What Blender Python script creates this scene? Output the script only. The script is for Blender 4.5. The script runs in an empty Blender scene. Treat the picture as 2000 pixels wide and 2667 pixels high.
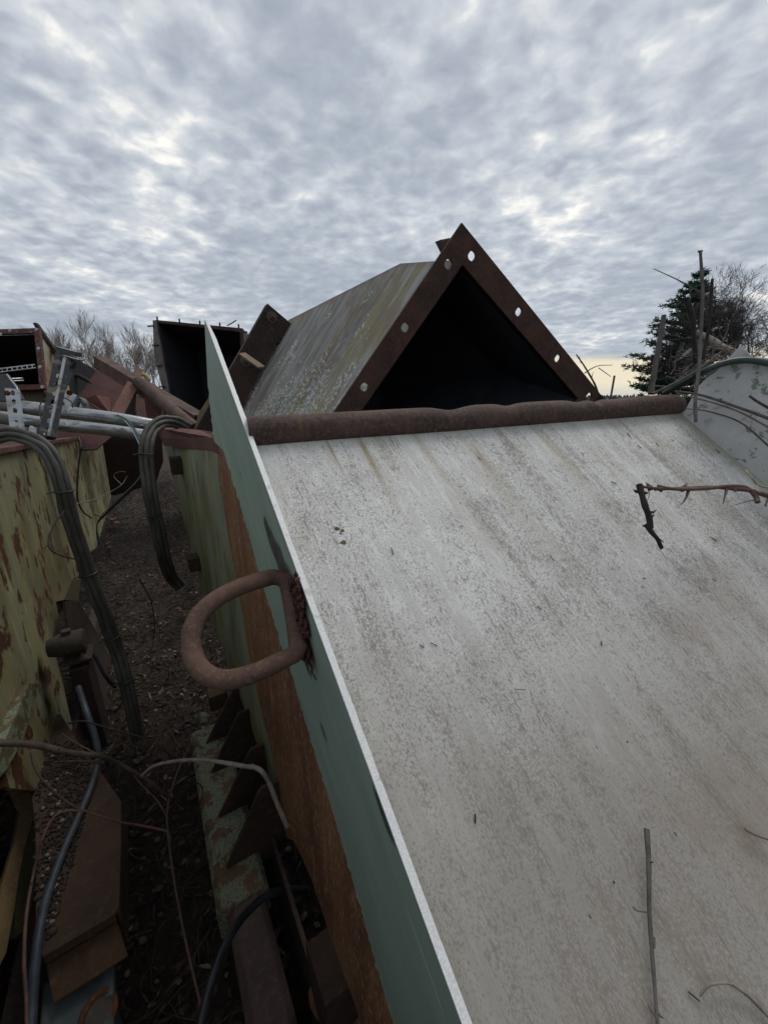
import bpy, math, random
from math import radians, sin, cos, pi
from mathutils import Vector, Matrix, noise as mn
rnd = random.Random(7)
scene = bpy.context.scene
COL = scene.collection

# ---------------------------------------------------------------- camera
F = 1002.0; CX, CY = 1000.0, 1333.5
PITCH = radians(16.6)
CAMZ = 1.8
cd = bpy.data.cameras.new('camera'); cam = bpy.data.objects.new('camera', cd); COL.objects.link(cam)
cam.location = (0, 0, CAMZ); cam.rotation_euler = (radians(90) - PITCH, 0, 0)
cd.sensor_fit = 'VERTICAL'; cd.sensor_height = 36.0; cd.lens = 36.0 * F / 2667.0
cd.clip_start = 0.02; cd.clip_end = 3000
scene.camera = cam
cp, sp = cos(PITCH), sin(PITCH)

# ---------------------------------------------------------------- world, sun, exposure
SUN_AZ = radians(24)      # clockwise from the view direction (+Y)
SUN_EL = radians(58)
sdir = Vector((sin(SUN_AZ) * cos(SUN_EL), cos(SUN_AZ) * cos(SUN_EL), sin(SUN_EL)))
scene.view_settings.view_transform = 'Standard'; scene.view_settings.look = 'None'
scene.view_settings.exposure = 0.12; scene.view_settings.gamma = 1.0
w = bpy.data.worlds.new('World'); scene.world = w; w.use_nodes = True

class N:
    """small helper for node trees"""
    def __init__(s, nt): s.nt = nt; s.n = nt.nodes; s.l = nt.links
    def node(s, t, **k):
        x = s.n.new(t)
        for a, b in k.items(): setattr(x, a, b)
        return x
    def put(s, sock, v):
        if v is None: return
        if isinstance(v, bpy.types.NodeSocket): s.l.new(v, sock)
        elif isinstance(v, (tuple, list)) and len(v) == 3 and sock.type == 'RGBA': sock.default_value = (*v, 1)
        else: sock.default_value = v
    def coord(s, which='Object'):
        return s.node('ShaderNodeTexCoord').outputs[which]
    def map(s, vec, scale=(1, 1, 1), rot=(0, 0, 0), loc=(0, 0, 0)):
        m = s.node('ShaderNodeMapping'); s.put(m.inputs['Vector'], vec)
        m.inputs['Scale'].default_value = scale; m.inputs['Rotation'].default_value = rot; m.inputs['Location'].default_value = loc
        return m.outputs[0]
    def noise(s, vec, scale=5, detail=5, rough=.55, dist=0.0, out='Fac'):
        m = s.node('ShaderNodeTexNoise'); s.put(m.inputs['Vector'], vec)
        m.inputs['Scale'].default_value = scale; m.inputs['Detail'].default_value = detail
        m.inputs['Roughness'].default_value = rough; m.inputs['Distortion'].default_value = dist
        return m.outputs[out]
    def voro(s, vec, scale=5, feature='F1', out='Distance', rnd_=1.0):
        m = s.node('ShaderNodeTexVoronoi', feature=feature); s.put(m.inputs['Vector'], vec)
        m.inputs['Scale'].default_value = scale; m.inputs['Randomness'].default_value = rnd_
        return m.outputs[out]
    def ramp(s, fac, stops, interp='LINEAR'):
        m = s.node('ShaderNodeValToRGB'); s.put(m.inputs[0], fac); cr = m.color_ramp; cr.interpolation = interp
        while len(cr.elements) < len(stops): cr.elements.new(0.5)
        for e, (p, c) in zip(cr.elements, stops):
            e.position = p; e.color = (c, c, c, 1) if not isinstance(c, (tuple, list)) else (*c, 1)
        return m.outputs[0]
    def step(s, fac, a, b):
        m = s.node('ShaderNodeMapRange'); m.interpolation_type = 'SMOOTHSTEP'; s.put(m.inputs[0], fac)
        m.inputs[1].default_value = a; m.inputs[2].default_value = b
        return m.outputs[0]
    def mix(s, fac, a, b, mode='MIX'):
        m = s.node('ShaderNodeMix', data_type='RGBA', blend_type=mode); s.put(m.inputs[0], fac); s.put(m.inputs[6], a); s.put(m.inputs[7], b)
        return m.outputs[2]
    def math(s, op, a, b=None, c=None, clamp=False):
        m = s.node('ShaderNodeMath', operation=op, use_clamp=clamp); s.put(m.inputs[0], a)
        if b is not None: s.put(m.inputs[1], b)
        if c is not None: s.put(m.inputs[2], c)
        return m.outputs[0]
    def sep(s, v):
        m = s.node('ShaderNodeSeparateXYZ'); s.put(m.inputs[0], v); return m.outputs
    def comb(s, x, y, z=0.0):
        m = s.node('ShaderNodeCombineXYZ'); s.put(m.inputs[0], x); s.put(m.inputs[1], y); s.put(m.inputs[2], z); return m.outputs[0]
    def dot(s, a, b):
        m = s.node('ShaderNodeVectorMath', operation='DOT_PRODUCT'); s.put(m.inputs[0], a); s.put(m.inputs[1], b); return m.outputs['Value']

wn = N(w.node_tree); wn.n.clear()
sky = wn.node('ShaderNodeTexSky', sky_type='NISHITA', sun_disc=False, sun_elevation=SUN_EL, sun_rotation=SUN_AZ)
D = wn.coord('Generated'); dx, dy, dz = wn.sep(D)
zc = wn.math('ADD', wn.math('MAXIMUM', dz, 0.0), 0.15)
pv = wn.comb(wn.math('DIVIDE', dx, zc), wn.math('DIVIDE', dy, zc), 0.0)
big = wn.noise(wn.map(pv, (1, .8, 1), (0, 0, .4)), 0.9, 3, .5, .4)
mid = wn.noise(wn.map(pv, (1.1, 1.0, 1), (0, 0, .45)), 3.5, 4, .48, .3)
fin_ = wn.noise(wn.map(pv, (1.0, 1.1, 1), (0, 0, .45), (3, 1, 0)), 13.0, 4, .5, .3)
glow = wn.math('POWER', wn.math('MAXIMUM', wn.dot(D, tuple(sdir)), 0.0), 6.0)
glow2 = wn.math('POWER', wn.math('MAXIMUM', wn.dot(D, tuple(Vector((.62, .75, .35)).normalized())), 0.0), 5.0)
wob = wn.node('ShaderNodeVectorMath', operation='MULTIPLY_ADD'); wn.put(wob.inputs[0], wn.noise(pv, 5.0, 3, .6, 0, 'Color')); wob.inputs[1].default_value = (.22, .22, 0); wn.put(wob.inputs[2], pv)
vn = wn.node('ShaderNodeTexVoronoi', feature='SMOOTH_F1'); wn.put(vn.inputs['Vector'], wn.map(wob.outputs[0], (1.1, 1.0, 1), (0, 0, .5))); vn.inputs['Scale'].default_value = 9.5; vn.inputs['Smoothness'].default_value = .55
cells = wn.math('MULTIPLY', vn.outputs['Distance'], wn.step(big, .3, .62))
cov = wn.math('ADD', wn.math('ADD', wn.math('MULTIPLY_ADD', big, .15, .056), wn.math('MULTIPLY', mid, .33)), wn.math('MULTIPLY', fin_, .31))
cov = wn.math('ADD', cov, wn.math('MULTIPLY', cells, .22))
cov = wn.math('ADD', cov, wn.math('MULTIPLY', glow, .035))
cov = wn.math('ADD', cov, wn.math('MULTIPLY', glow2, .022))
ccol = wn.ramp(cov, [(.40, (.335, .375, .435)), (.49, (.40, .445, .505)), (.555, (.49, .53, .585)), (.625, (.62, .65, .68)), (.71, (.95, .93, .88))])
# thin pale band of clear evening sky low on the right, grey blue haze elsewhere along the horizon
hz = wn.step(dz, .20, -.02)
ccol = wn.mix(wn.math('MULTIPLY', hz, .6), ccol, (.37, .42, .49))
band = wn.math('MULTIPLY', wn.step(wn.math('ADD', dz, wn.math('MULTIPLY', wn.noise(wn.comb(wn.math('MULTIPLY', dx, 3.0), wn.math('MULTIPLY', dz, 18.0), 0.0), 2.2, 4, .5), .05)), .115, .095),
               wn.step(dx, .22, .45))
ccol = wn.mix(wn.math('MULTIPLY', band, .80), ccol, (.88, .78, .55))
low = wn.math('MULTIPLY', wn.step(dz, .035, .005), wn.step(dx, .25, .5))
ccol = wn.mix(wn.math('MULTIPLY', low, .6), ccol, (.50, .52, .54))
ccol = wn.mix(1.0, ccol, (9.2, 9.2, 9.2), 'MULTIPLY')
col = wn.mix(.97, sky.outputs[0], ccol)
bg = wn.node('ShaderNodeBackground'); wn.put(bg.inputs[0], col); bg.inputs[1].default_value = 0.11
wo = wn.node('ShaderNodeOutputWorld'); wn.l.new(bg.outputs[0], wo.inputs[0])

sl = bpy.data.lights.new('sun', 'SUN'); sl.energy = 1.5; sl.angle = radians(25); sl.color = (1.0, .96, .9)
so = bpy.data.objects.new('sun', sl); COL.objects.link(so); so.rotation_euler = (-sdir).to_track_quat('-Z', 'Y').to_euler()

# ---------------------------------------------------------------- geometry helpers
V = Vector
CAM = V((0, 0, CAMZ))
def ray(px, py):
    x = (px - CX) / F; u = (CY - py) / F
    return V((x, cp + u * sp, -sp + u * cp))
def P(px, py, d): return CAM + ray(px, py) * d
def PL(px, py, plane):
    p0, n = plane; r = ray(px, py); return CAM + r * ((p0 - CAM).dot(n) / r.dot(n))
def plane3(a, b, c): return (a, (b - a).cross(c - a).normalized())
H = V((-.522, .853, 0)).normalized(); NP = V((.853, .522, 0)).normalized(); UP = V((0, 0, 1))
def T(a, p, z): return H * a + NP * p + V((0, 0, z))         # trench frame: along, across, up
def PA(px, py, a): return PL(px, py, (T(a, 0, 0), H))
def PP(px, py, p): return PL(px, py, (T(0, p, 0), NP))
def PZ(px, py, z): return PL(px, py, (V((0, 0, z)), UP))

def catmull(pts, n=6):
    if len(pts) < 3: return list(pts)
    q = [pts[0] * 2 - pts[1]] + list(pts) + [pts[-1] * 2 - pts[-2]]; out = []
    for i in range(1, len(q) - 2):
        a, b, c, d = q[i - 1:i + 3]
        for k in range(n):
            t = k / n
            out.append(.5 * ((2 * b) + (c - a) * t + (2 * a - 5 * b + 4 * c - d) * t * t + (3 * b - a - 3 * c + d) * t ** 3))
    out.append(pts[-1]); return out

BASE = {}
class MB:
    def __init__(s): s.v = []; s.f = []; s.uv = []; s.sm = []; s.mi = []
    def face(s, pts, uvs=None, smooth=False, mi=0):
        i = len(s.v); s.v += [V(p) for p in pts]; s.f.append(list(range(i, i + len(pts))))
        s.uv.append(uvs or [(0, 0)] * len(pts)); s.sm.append(smooth); s.mi.append(mi)
    def grid(s, rows, uvf=None, smooth=True, close=False, mi=0):
        """rows: list of equal length lists of points"""
        i0 = len(s.v); n = len(rows[0])
        for r in rows: s.v += [V(p) for p in r]
        m = n if close else n - 1
        for a in range(len(rows) - 1):
            for b in range(m):
                b2 = (b + 1) % n
                s.f.append([i0 + a * n + b, i0 + a * n + b2, i0 + (a + 1) * n + b2, i0 + (a + 1) * n + b])
                s.uv.append([uvf(a, b), uvf(a, b + 1), uvf(a + 1, b + 1), uvf(a + 1, b)] if uvf else [(0, 0)] * 4)
                s.sm.append(smooth); s.mi.append(mi)
        return i0
    def tube(s, pts, rad, sides=8, cap=True, ell=None, mi=0, spin=0.0, hollow=0):
        if not isinstance(rad, (list, tuple)): rad = [rad] * len(pts)
        t0 = (pts[1] - pts[0]).normalized()
        up = V((0, 0, 1)) if abs(t0.z) < .9 else V((1, 0, 0))
        side = t0.cross(up).normalized(); rows = []; L = 0; Ls = []
        for i, p in enumerate(pts):
            t = (pts[min(i + 1, len(pts) - 1)] - pts[max(i - 1, 0)])
            if t.length < 1e-9: t = t0
            t = t.normalized(); side = (side - t * side.dot(t)).normalized(); b = t.cross(side)
            rows.append([p + (side * cos(spin + 2 * pi * k / sides) + b * sin(spin + 2 * pi * k / sides)) * rad[i] for k in range(sides)])
            if i: L += (p - pts[i - 1]).length
            Ls.append(L)
        s.grid(rows, lambda a, k: (k / sides * 2 * pi * rad[0], Ls[a]), True, True, mi)
        if cap:
            s.face(list(reversed(rows[0])), mi=mi); s.face(rows[-1], mi=mi)
        return rows
    def box(s, c, ax, ay, az, sx, sy, sz):
        ax, ay, az = [V(q).normalized() for q in (ax, ay, az)]
        def q(i, j, k): return V(c) + ax * sx * i / 2 + ay * sy * j / 2 + az * sz * k / 2
        for (o, u, v_, su, sv) in (((1, 0, 0), (0, 1, 0), (0, 0, 1), sy, sz), ((0, 1, 0), (0, 0, 1), (1, 0, 0), sz, sx), ((0, 0, 1), (1, 0, 0), (0, 1, 0), sx, sy)):
            for sg in (1, -1):
                pts = []; uvs = []
                for (a, b) in ((-1, -1), (1, -1), (1, 1), (-1, 1)) if sg == 1 else ((-1, -1), (-1, 1), (1, 1), (1, -1)):
                    pts.append(q(*(sg * o[n] + a * u[n] + b * v_[n] for n in range(3)))); uvs.append((a * su / 2, b * sv / 2))
                s.face(pts, uvs)
    def beam(s, a, b, w_, h_, up=UP):
        t = (b - a).normalized(); x = t.cross(V(up)).normalized(); z = x.cross(t)
        s.box((a + b) / 2, x, t, z, w_, (b - a).length, h_)
    def prism(s, pts, thick, n=None, uax=None, mi=0):
        """flat outline of world points, extruded by thick against its normal n (n faces the viewer)"""
        if n is None:
            n = V((0, 0, 0))
            for i in range(len(pts)): n += (pts[i] - pts[0]).cross(pts[(i + 1) % len(pts)] - pts[0])
            n.normalize()
            if n.dot(CAM - pts[0]) < 0: n = -n
        a = V((0, 0, 0))
        for i in range(len(pts)): a += (pts[i] - pts[0]).cross(pts[(i + 1) % len(pts)] - pts[0])
        if a.dot(n) < 0: pts = list(reversed(pts))
        u = V(uax).normalized() if uax is not None else (UP.cross(n).normalized() if abs(n.z) < .95 else V((1, 0, 0)))
        v_ = n.cross(u); o = pts[0]
        uv = lambda p: ((p - o).dot(u), (p - o).dot(v_))
        s.face(pts, [uv(p) for p in pts], mi=mi)
        bk = [p - n * thick for p in pts]
        s.face(list(reversed(bk)), [uv(p) for p in reversed(bk)], mi=mi)
        L = 0
        for i in range(len(pts)):
            j = (i + 1) % len(pts); l2 = L + (pts[j] - pts[i]).length
            s.face([pts[i], bk[i], bk[j], pts[j]], [(L, 0), (L, thick), (l2, thick), (l2, 0)], mi=mi); L = l2
    def profile(s, prof, a, b, up=UP):
        """closed 2d profile (x right, y up) swept from a to b"""
        t = (b - a).normalized(); x = t.cross(V(up)).normalized(); z = x.cross(t)
        A = [a + x * p[0] + z * p[1] for p in prof]; B = [b + x * p[0] + z * p[1] for p in prof]
        L = (b - a).length; acc = 0
        for i in range(len(prof)):
            j = (i + 1) % len(prof); l2 = acc + (A[j] - A[i]).length
            s.face([A[j], A[i], B[i], B[j]], [(l2, 0), (acc, 0), (acc, L), (l2, L)]); acc = l2
        s.face(A, [tuple(p) for p in prof]); s.face(list(reversed(B)), [tuple(p) for p in reversed(prof)])
    def holed(s, o, du, dv, w_, l_, hw, hl, n, thick, K=16):
        """rectangle w_ (along du) x l_ (along dv) centred at o with an oval hole; n = thickness direction"""
        out = []; inn = []
        for k in range(K):
            t = 2 * pi * k / K + pi / K; c, q = cos(t), sin(t); m = max(abs(c), abs(q))
            out.append((c / m * w_ / 2, q / m * l_ / 2))
            e = 2.6
            rr = (abs(c) ** e + abs(q) ** e) ** (-1 / e)
            inn.append((c * rr * hw / 2, q * rr * hl / 2))
        # true corners
        g = lambda p, k: o + du * p[0] + dv * p[1] - n * thick * k
        for k in range(K):
            j = (k + 1) % K
            a, b, c, d = out[k], out[j], inn[j], inn[k]
            pts = [a, b, c, d]
            if abs(abs(a[0]) - w_ / 2) < 1e-6 and abs(abs(b[1]) - l_ / 2) < 1e-6 and not abs(abs(a[1]) - l_ / 2) < 1e-6 and not abs(abs(b[0]) - w_ / 2) < 1e-6: pts = [a, (a[0], b[1]), b, c, d]
            elif abs(abs(a[1]) - l_ / 2) < 1e-6 and abs(abs(b[0]) - w_ / 2) < 1e-6 and not abs(abs(a[0]) - w_ / 2) < 1e-6 and not abs(abs(b[1]) - l_ / 2) < 1e-6: pts = [a, (b[0], a[1]), b, c, d]
            s.face([g(p, 0) for p in pts], pts); s.face([g(p, 1) for p in reversed(pts)], list(reversed(pts)))
            s.face([g(d, 0), g(c, 0), g(c, 1), g(d, 1)], [(0, 0)] * 4)
        for sx in (1, -1):
            s.face([g((sx * w_ / 2, -l_ / 2), 0), g((sx * w_ / 2, l_ / 2), 0), g((sx * w_ / 2, l_ / 2), 1), g((sx * w_ / 2, -l_ / 2), 1)], [(0, 0)] * 4)
            s.face([g((-w_ / 2, sx * l_ / 2), 0), g((w_ / 2, sx * l_ / 2), 0), g((w_ / 2, sx * l_ / 2), 1), g((-w_ / 2, sx * l_ / 2), 1)], [(0, 0)] * 4)
    def blob(s, c, r, ax=(1, 1, 1), seg=7, amp=.25, seed=0):
        rows = []
        for i in range(seg + 1):
            th = pi * i / seg
            row = []
            for k in range(seg + 2):
                ph = 2 * pi * k / (seg + 2)
                d = V((sin(th) * cos(ph), sin(th) * sin(ph), cos(th)))
                rr = r * (1 + amp * mn.noise(d * 1.7 + V((seed * 3.1, seed, 0))))
                row.append(V(c) + V((d.x * ax[0], d.y * ax[1], d.z * ax[2])) * rr)
            rows.append(row)
        s.grid(rows, lambda a, b: (a * .02, b * .02), True, True)
    def bolt(s, c, n, r=.012, h=.01, L=.0):
        n = V(n).normalized(); u = n.orthogonal().normalized(); w_ = n.cross(u)
        ring = lambda rr, hh, K: [c + (u * cos(2 * pi * k / K) + w_ * sin(2 * pi * k / K)) * rr + n * hh for k in range(K)]
        a, b = ring(r * 1.5, 0.0005, 12), ring(r * 1.5, .003, 12); s.grid([a, b], None, False, True); s.face(b)
        a, b = ring(r, .003, 6), ring(r, h, 6); s.grid([a, b], None, False, True); s.face(b)
        if L: a, b = ring(r * .55, h, 8), ring(r * .55, h + L, 8); s.grid([a, b], None, True, True); s.face(b)
    def build(s, name, mat, parent=None, bevel=0, base=None, weld=False):
        me = bpy.data.meshes.new(name)
        if parent is not None: o0 = BASE[parent.name]
        elif base is not None: o0 = V(base)
        else:
            mx = [sum(p[i] for p in s.v) / len(s.v) for i in (0, 1)]; o0 = V((mx[0], mx[1], min(p.z for p in s.v)))
        me.from_pydata([tuple(p - o0) for p in s.v], [], s.f)
        uvl = me.uv_layers.new(name='UVMap'); k = 0
        for uvs in s.uv:
            for q in uvs: uvl.data[k].uv = q; k += 1
        me.polygons.foreach_set('use_smooth', s.sm)
        for m in (mat if isinstance(mat, (list, tuple)) else [mat]): me.materials.append(m)
        if isinstance(mat, (list, tuple)): me.polygons.foreach_set('material_index', s.mi)
        me.update()
        ob = bpy.data.objects.new(name, me); COL.objects.link(ob)
        if parent is not None: ob.parent = parent; BASE[ob.name] = o0
        else: ob.location = o0; BASE[ob.name] = o0
        if weld or bevel:
            wm = ob.modifiers.new('weld', 'WELD'); wm.merge_threshold = .00005
        if bevel:
            b = ob.modifiers.new('bevel', 'BEVEL'); b.width = bevel; b.segments = 2; b.limit_method = 'ANGLE'; b.angle_limit = radians(40)
        return ob

def thing(name, label, cat, loc, group=None):
    o = bpy.data.objects.new(name, None); COL.objects.link(o); o.location = loc; o.empty_display_size = .1
    BASE[o.name] = V(loc); return tag(o, label, cat, group)
def tag(o, label=None, cat=None, group=None, kind=None):
    if label: o['label'] = label
    if cat: o['category'] = cat
    if group: o['group'] = group
    if kind: o['kind'] = kind
    return o

# ---------------------------------------------------------------- materials
def mat(name):
    m = bpy.data.materials.new(name); m.use_nodes = True; n = N(m.node_tree); n.n.clear(); return m, n
def finish(m, n, color, rough=.8, metal=0.0, height=None, bstr=.4, bdist=.002, spec=.3):
    b = n.node('ShaderNodeBsdfPrincipled'); n.put(b.inputs['Base Color'], color); n.put(b.inputs['Roughness'], rough); n.put(b.inputs['Metallic'], metal)
    b.inputs['Specular IOR Level'].default_value = spec
    if height is not None:
        bp = n.node('ShaderNodeBump'); bp.inputs['Strength'].default_value = bstr; bp.inputs['Distance'].default_value = bdist
        n.put(bp.inputs['Height'], height); n.l.new(bp.outputs[0], b.inputs['Normal'])
    o = n.node('ShaderNodeOutputMaterial'); n.l.new(b.outputs[0], o.inputs[0]); return m

def m_rust(name, a=(.055, .028, .022), b=(.11, .058, .042), c=(.16, .085, .05), s=1.0, stretch=(1, 1, 1), lichen=0.0, rough=.85):
    m, n = mat(name); o = n.map(n.coord('Object'), stretch)
    n1 = n.noise(o, 6 * s, 6, .6, .3); n2 = n.noise(o, 45 * s, 5, .65); n3 = n.noise(o, 260 * s, 3, .7)
    col = n.mix(n.step(n1, .32, .68), a, b)
    col = n.mix(n.math('MULTIPLY', n.step(n2, .5, .72), .7), col, c)
    col = n.mix(n.math('MULTIPLY', n.step(n3, .60, .72), .45), col, (.22, .15, .10))
    col = n.mix(n.math('MULTIPLY', n.step(n3, .42, .30), .5), col, (.025, .016, .014))
    if lichen:
        l = n.math('MULTIPLY', n.step(n.noise(o, 9 * s, 7, .68, .2), .62 - lichen * .3, .66 - lichen * .3), n.step(n.noise(o, 130 * s, 3, .6), .40, .52))
        col = n.mix(l, col, (.17, .205, .145))
    return finish(m, n, col, rough, 0, n.math('ADD', n.math('MULTIPLY', n2, 1.4), n3), .8, .002)

def m_paint(name, paint, paint2, rust=(.10, .04, .02), amount=.5, grime=(.10, .10, .04), stretchy=True, bright=(.33, .34, .19), tan=None, uf=1.0, lf=1.0):
    """old paint with vertical run-off streaks (UV v runs down the plate), flaked rust islands"""
    m, n = mat(name); uv = n.coord('UV')
    st = n.noise(n.map(uv, (26 * uf, 1.6, 1)), 1, 6, .62, .25); st2 = n.noise(n.map(uv, (75 * uf, 3.2, 1), loc=(3, 4, 0)), 1, 5, .6, .15)
    bigp = n.noise(n.map(uv, (3.0, 1.3, 1)), 1.3, 4, .55)
    fl = n.noise(n.map(uv, (9 * lf, 5.5 * lf, 1), loc=(1.3, .2, 0)), 1.35, 8, .62, .15); fine = n.noise(uv, 160, 4, .7)
    col = n.mix(n.step(st, .36, .64), paint, paint2)
    col = n.mix(n.math('MULTIPLY', n.step(st2, .52, .70), .75), col, bright)
    col = n.mix(n.math('MULTIPLY', n.step(bigp, .42, .66), .75), col, grime)
    col = n.mix(n.math('MULTIPLY', n.step(st, .60, .74), .6), col, tan or (.20, .13, .05))
    fl2 = n.math('ADD', fl, n.math('MULTIPLY', n.math('SUBTRACT', fine, .5), .20))
    drip = n.noise(n.map(uv, (16 * lf, 1.1, 1), loc=(5, 2, 0)), 1.35, 5, .6)
    col = n.mix(n.math('MULTIPLY', n.math('MULTIPLY', n.step(fl, .50, .60), n.step(drip, .46, .56)), .65), col, (.15, .085, .035))
    halo = n.step(fl2, .62 - amount * .12, .68 - amount * .12)
    col = n.mix(n.math('MULTIPLY', halo, .6), col, (.17, .10, .03))
    isl = n.step(fl2, .655 - amount * .12, .668 - amount * .12)
    rc = n.mix(n.step(fine, .4, .6), (rust[0] * .5, rust[1] * .5, rust[2] * .6), rust)
    col = n.mix(isl, col, rc)
    col = n.mix(n.math('MULTIPLY', n.step(fine, .58, .75), .25), col, (.05, .04, .03))
    h = n.math('SUBTRACT', n.math('MULTIPLY', fine, .4), isl)
    return finish(m, n, col, .72, 0, h, .5, .0015)

RUST = m_rust('rust brown'); RUST_RED = m_rust('rust red brown', (.075, .03, .026), (.125, .052, .042), (.17, .085, .06))
RUST_DARK = m_rust('rust dark', (.022, .016, .014), (.05, .030, .022), (.085, .05, .03))
RUST_ORANGE = m_rust('rust orange', (.09, .035, .016), (.17, .075, .03), (.27, .14, .06), 1.2)
RUST_PIPE = m_rust('rust pipe', (.058, .036, .030), (.110, .070, .056), (.17, .115, .085), 1.6)
RUST_BAR = m_rust('rust bar', (.075, .042, .032), (.135, .080, .058), (.19, .12, .08), 2.4)
RUST_LICHEN = m_rust('lichened rust', (.075, .042, .024), (.135, .085, .045), (.17, .125, .075), 1.6, lichen=.55)
BEAM_GREY = m_rust('brown grey steel', (.085, .068, .058), (.12, .095, .082), (.15, .12, .10), 1.2)
def m_pipe():
    m, n = mat('scaled pipe rust'); uv = n.coord('UV'); o = n.coord('Object')
    a = n.noise(n.map(uv, (8, 4, 1)), 1, 7, .68, .3); b = n.noise(uv, 75, 5, .7, .3); c = n.noise(uv, 300, 3, .7); d = n.noise(n.map(uv, (3, 20, 1), loc=(1, 3, 0)), 1, 5, .6)
    col = n.mix(n.step(a, .36, .62), (.052, .032, .028), (.105, .066, .053)); col = n.mix(n.math('MULTIPLY', n.step(b, .50, .62), .55), col, (.15, .10, .075))
    col = n.mix(n.math('MULTIPLY', n.step(d, .56, .66), .55), col, (.16, .09, .05)); col = n.mix(n.math('MULTIPLY', n.step(b, .42, .34), .7), col, (.03, .02, .018))
    col = n.mix(n.math('MULTIPLY', n.step(n.noise(uv, 28, 3, .6), .68, .71), .8), col, (.26, .23, .19)); col = n.mix(n.math('MULTIPLY', n.step(c, .6, .72), .4), col, (.2, .15, .12))
    return finish(m, n, col, .8, 0, n.math('ADD', n.math('MULTIPLY', b, 1.5), c), .9, .0025)
PIPE_RUST = m_pipe()
OLIVE = m_paint('olive streaked paint', (.17, .185, .13), (.24, .215, .10), amount=.8, grime=(.125, .10, .04), bright=(.34, .33, .205), uf=.6, lf=.8)
OLIVE_CLEAN = m_paint('olive green streaked paint', (.22, .27, .205), (.225, .22, .105), amount=-.1, bright=(.29, .30, .19), grime=(.10, .10, .045), tan=(.19, .105, .05), uf=.3, lf=.5)
DULL_WHITE = m_paint('dirty cream paint', (.30, .31, .25), (.36, .34, .22), amount=.5, grime=(.22, .10, .04))
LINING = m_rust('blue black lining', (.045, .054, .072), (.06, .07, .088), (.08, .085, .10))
BLACK_IN = m_rust('near black inside', (.010, .011, .015), (.015, .017, .022), (.02, .022, .027))  # near black colour for the hollow insides

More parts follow.
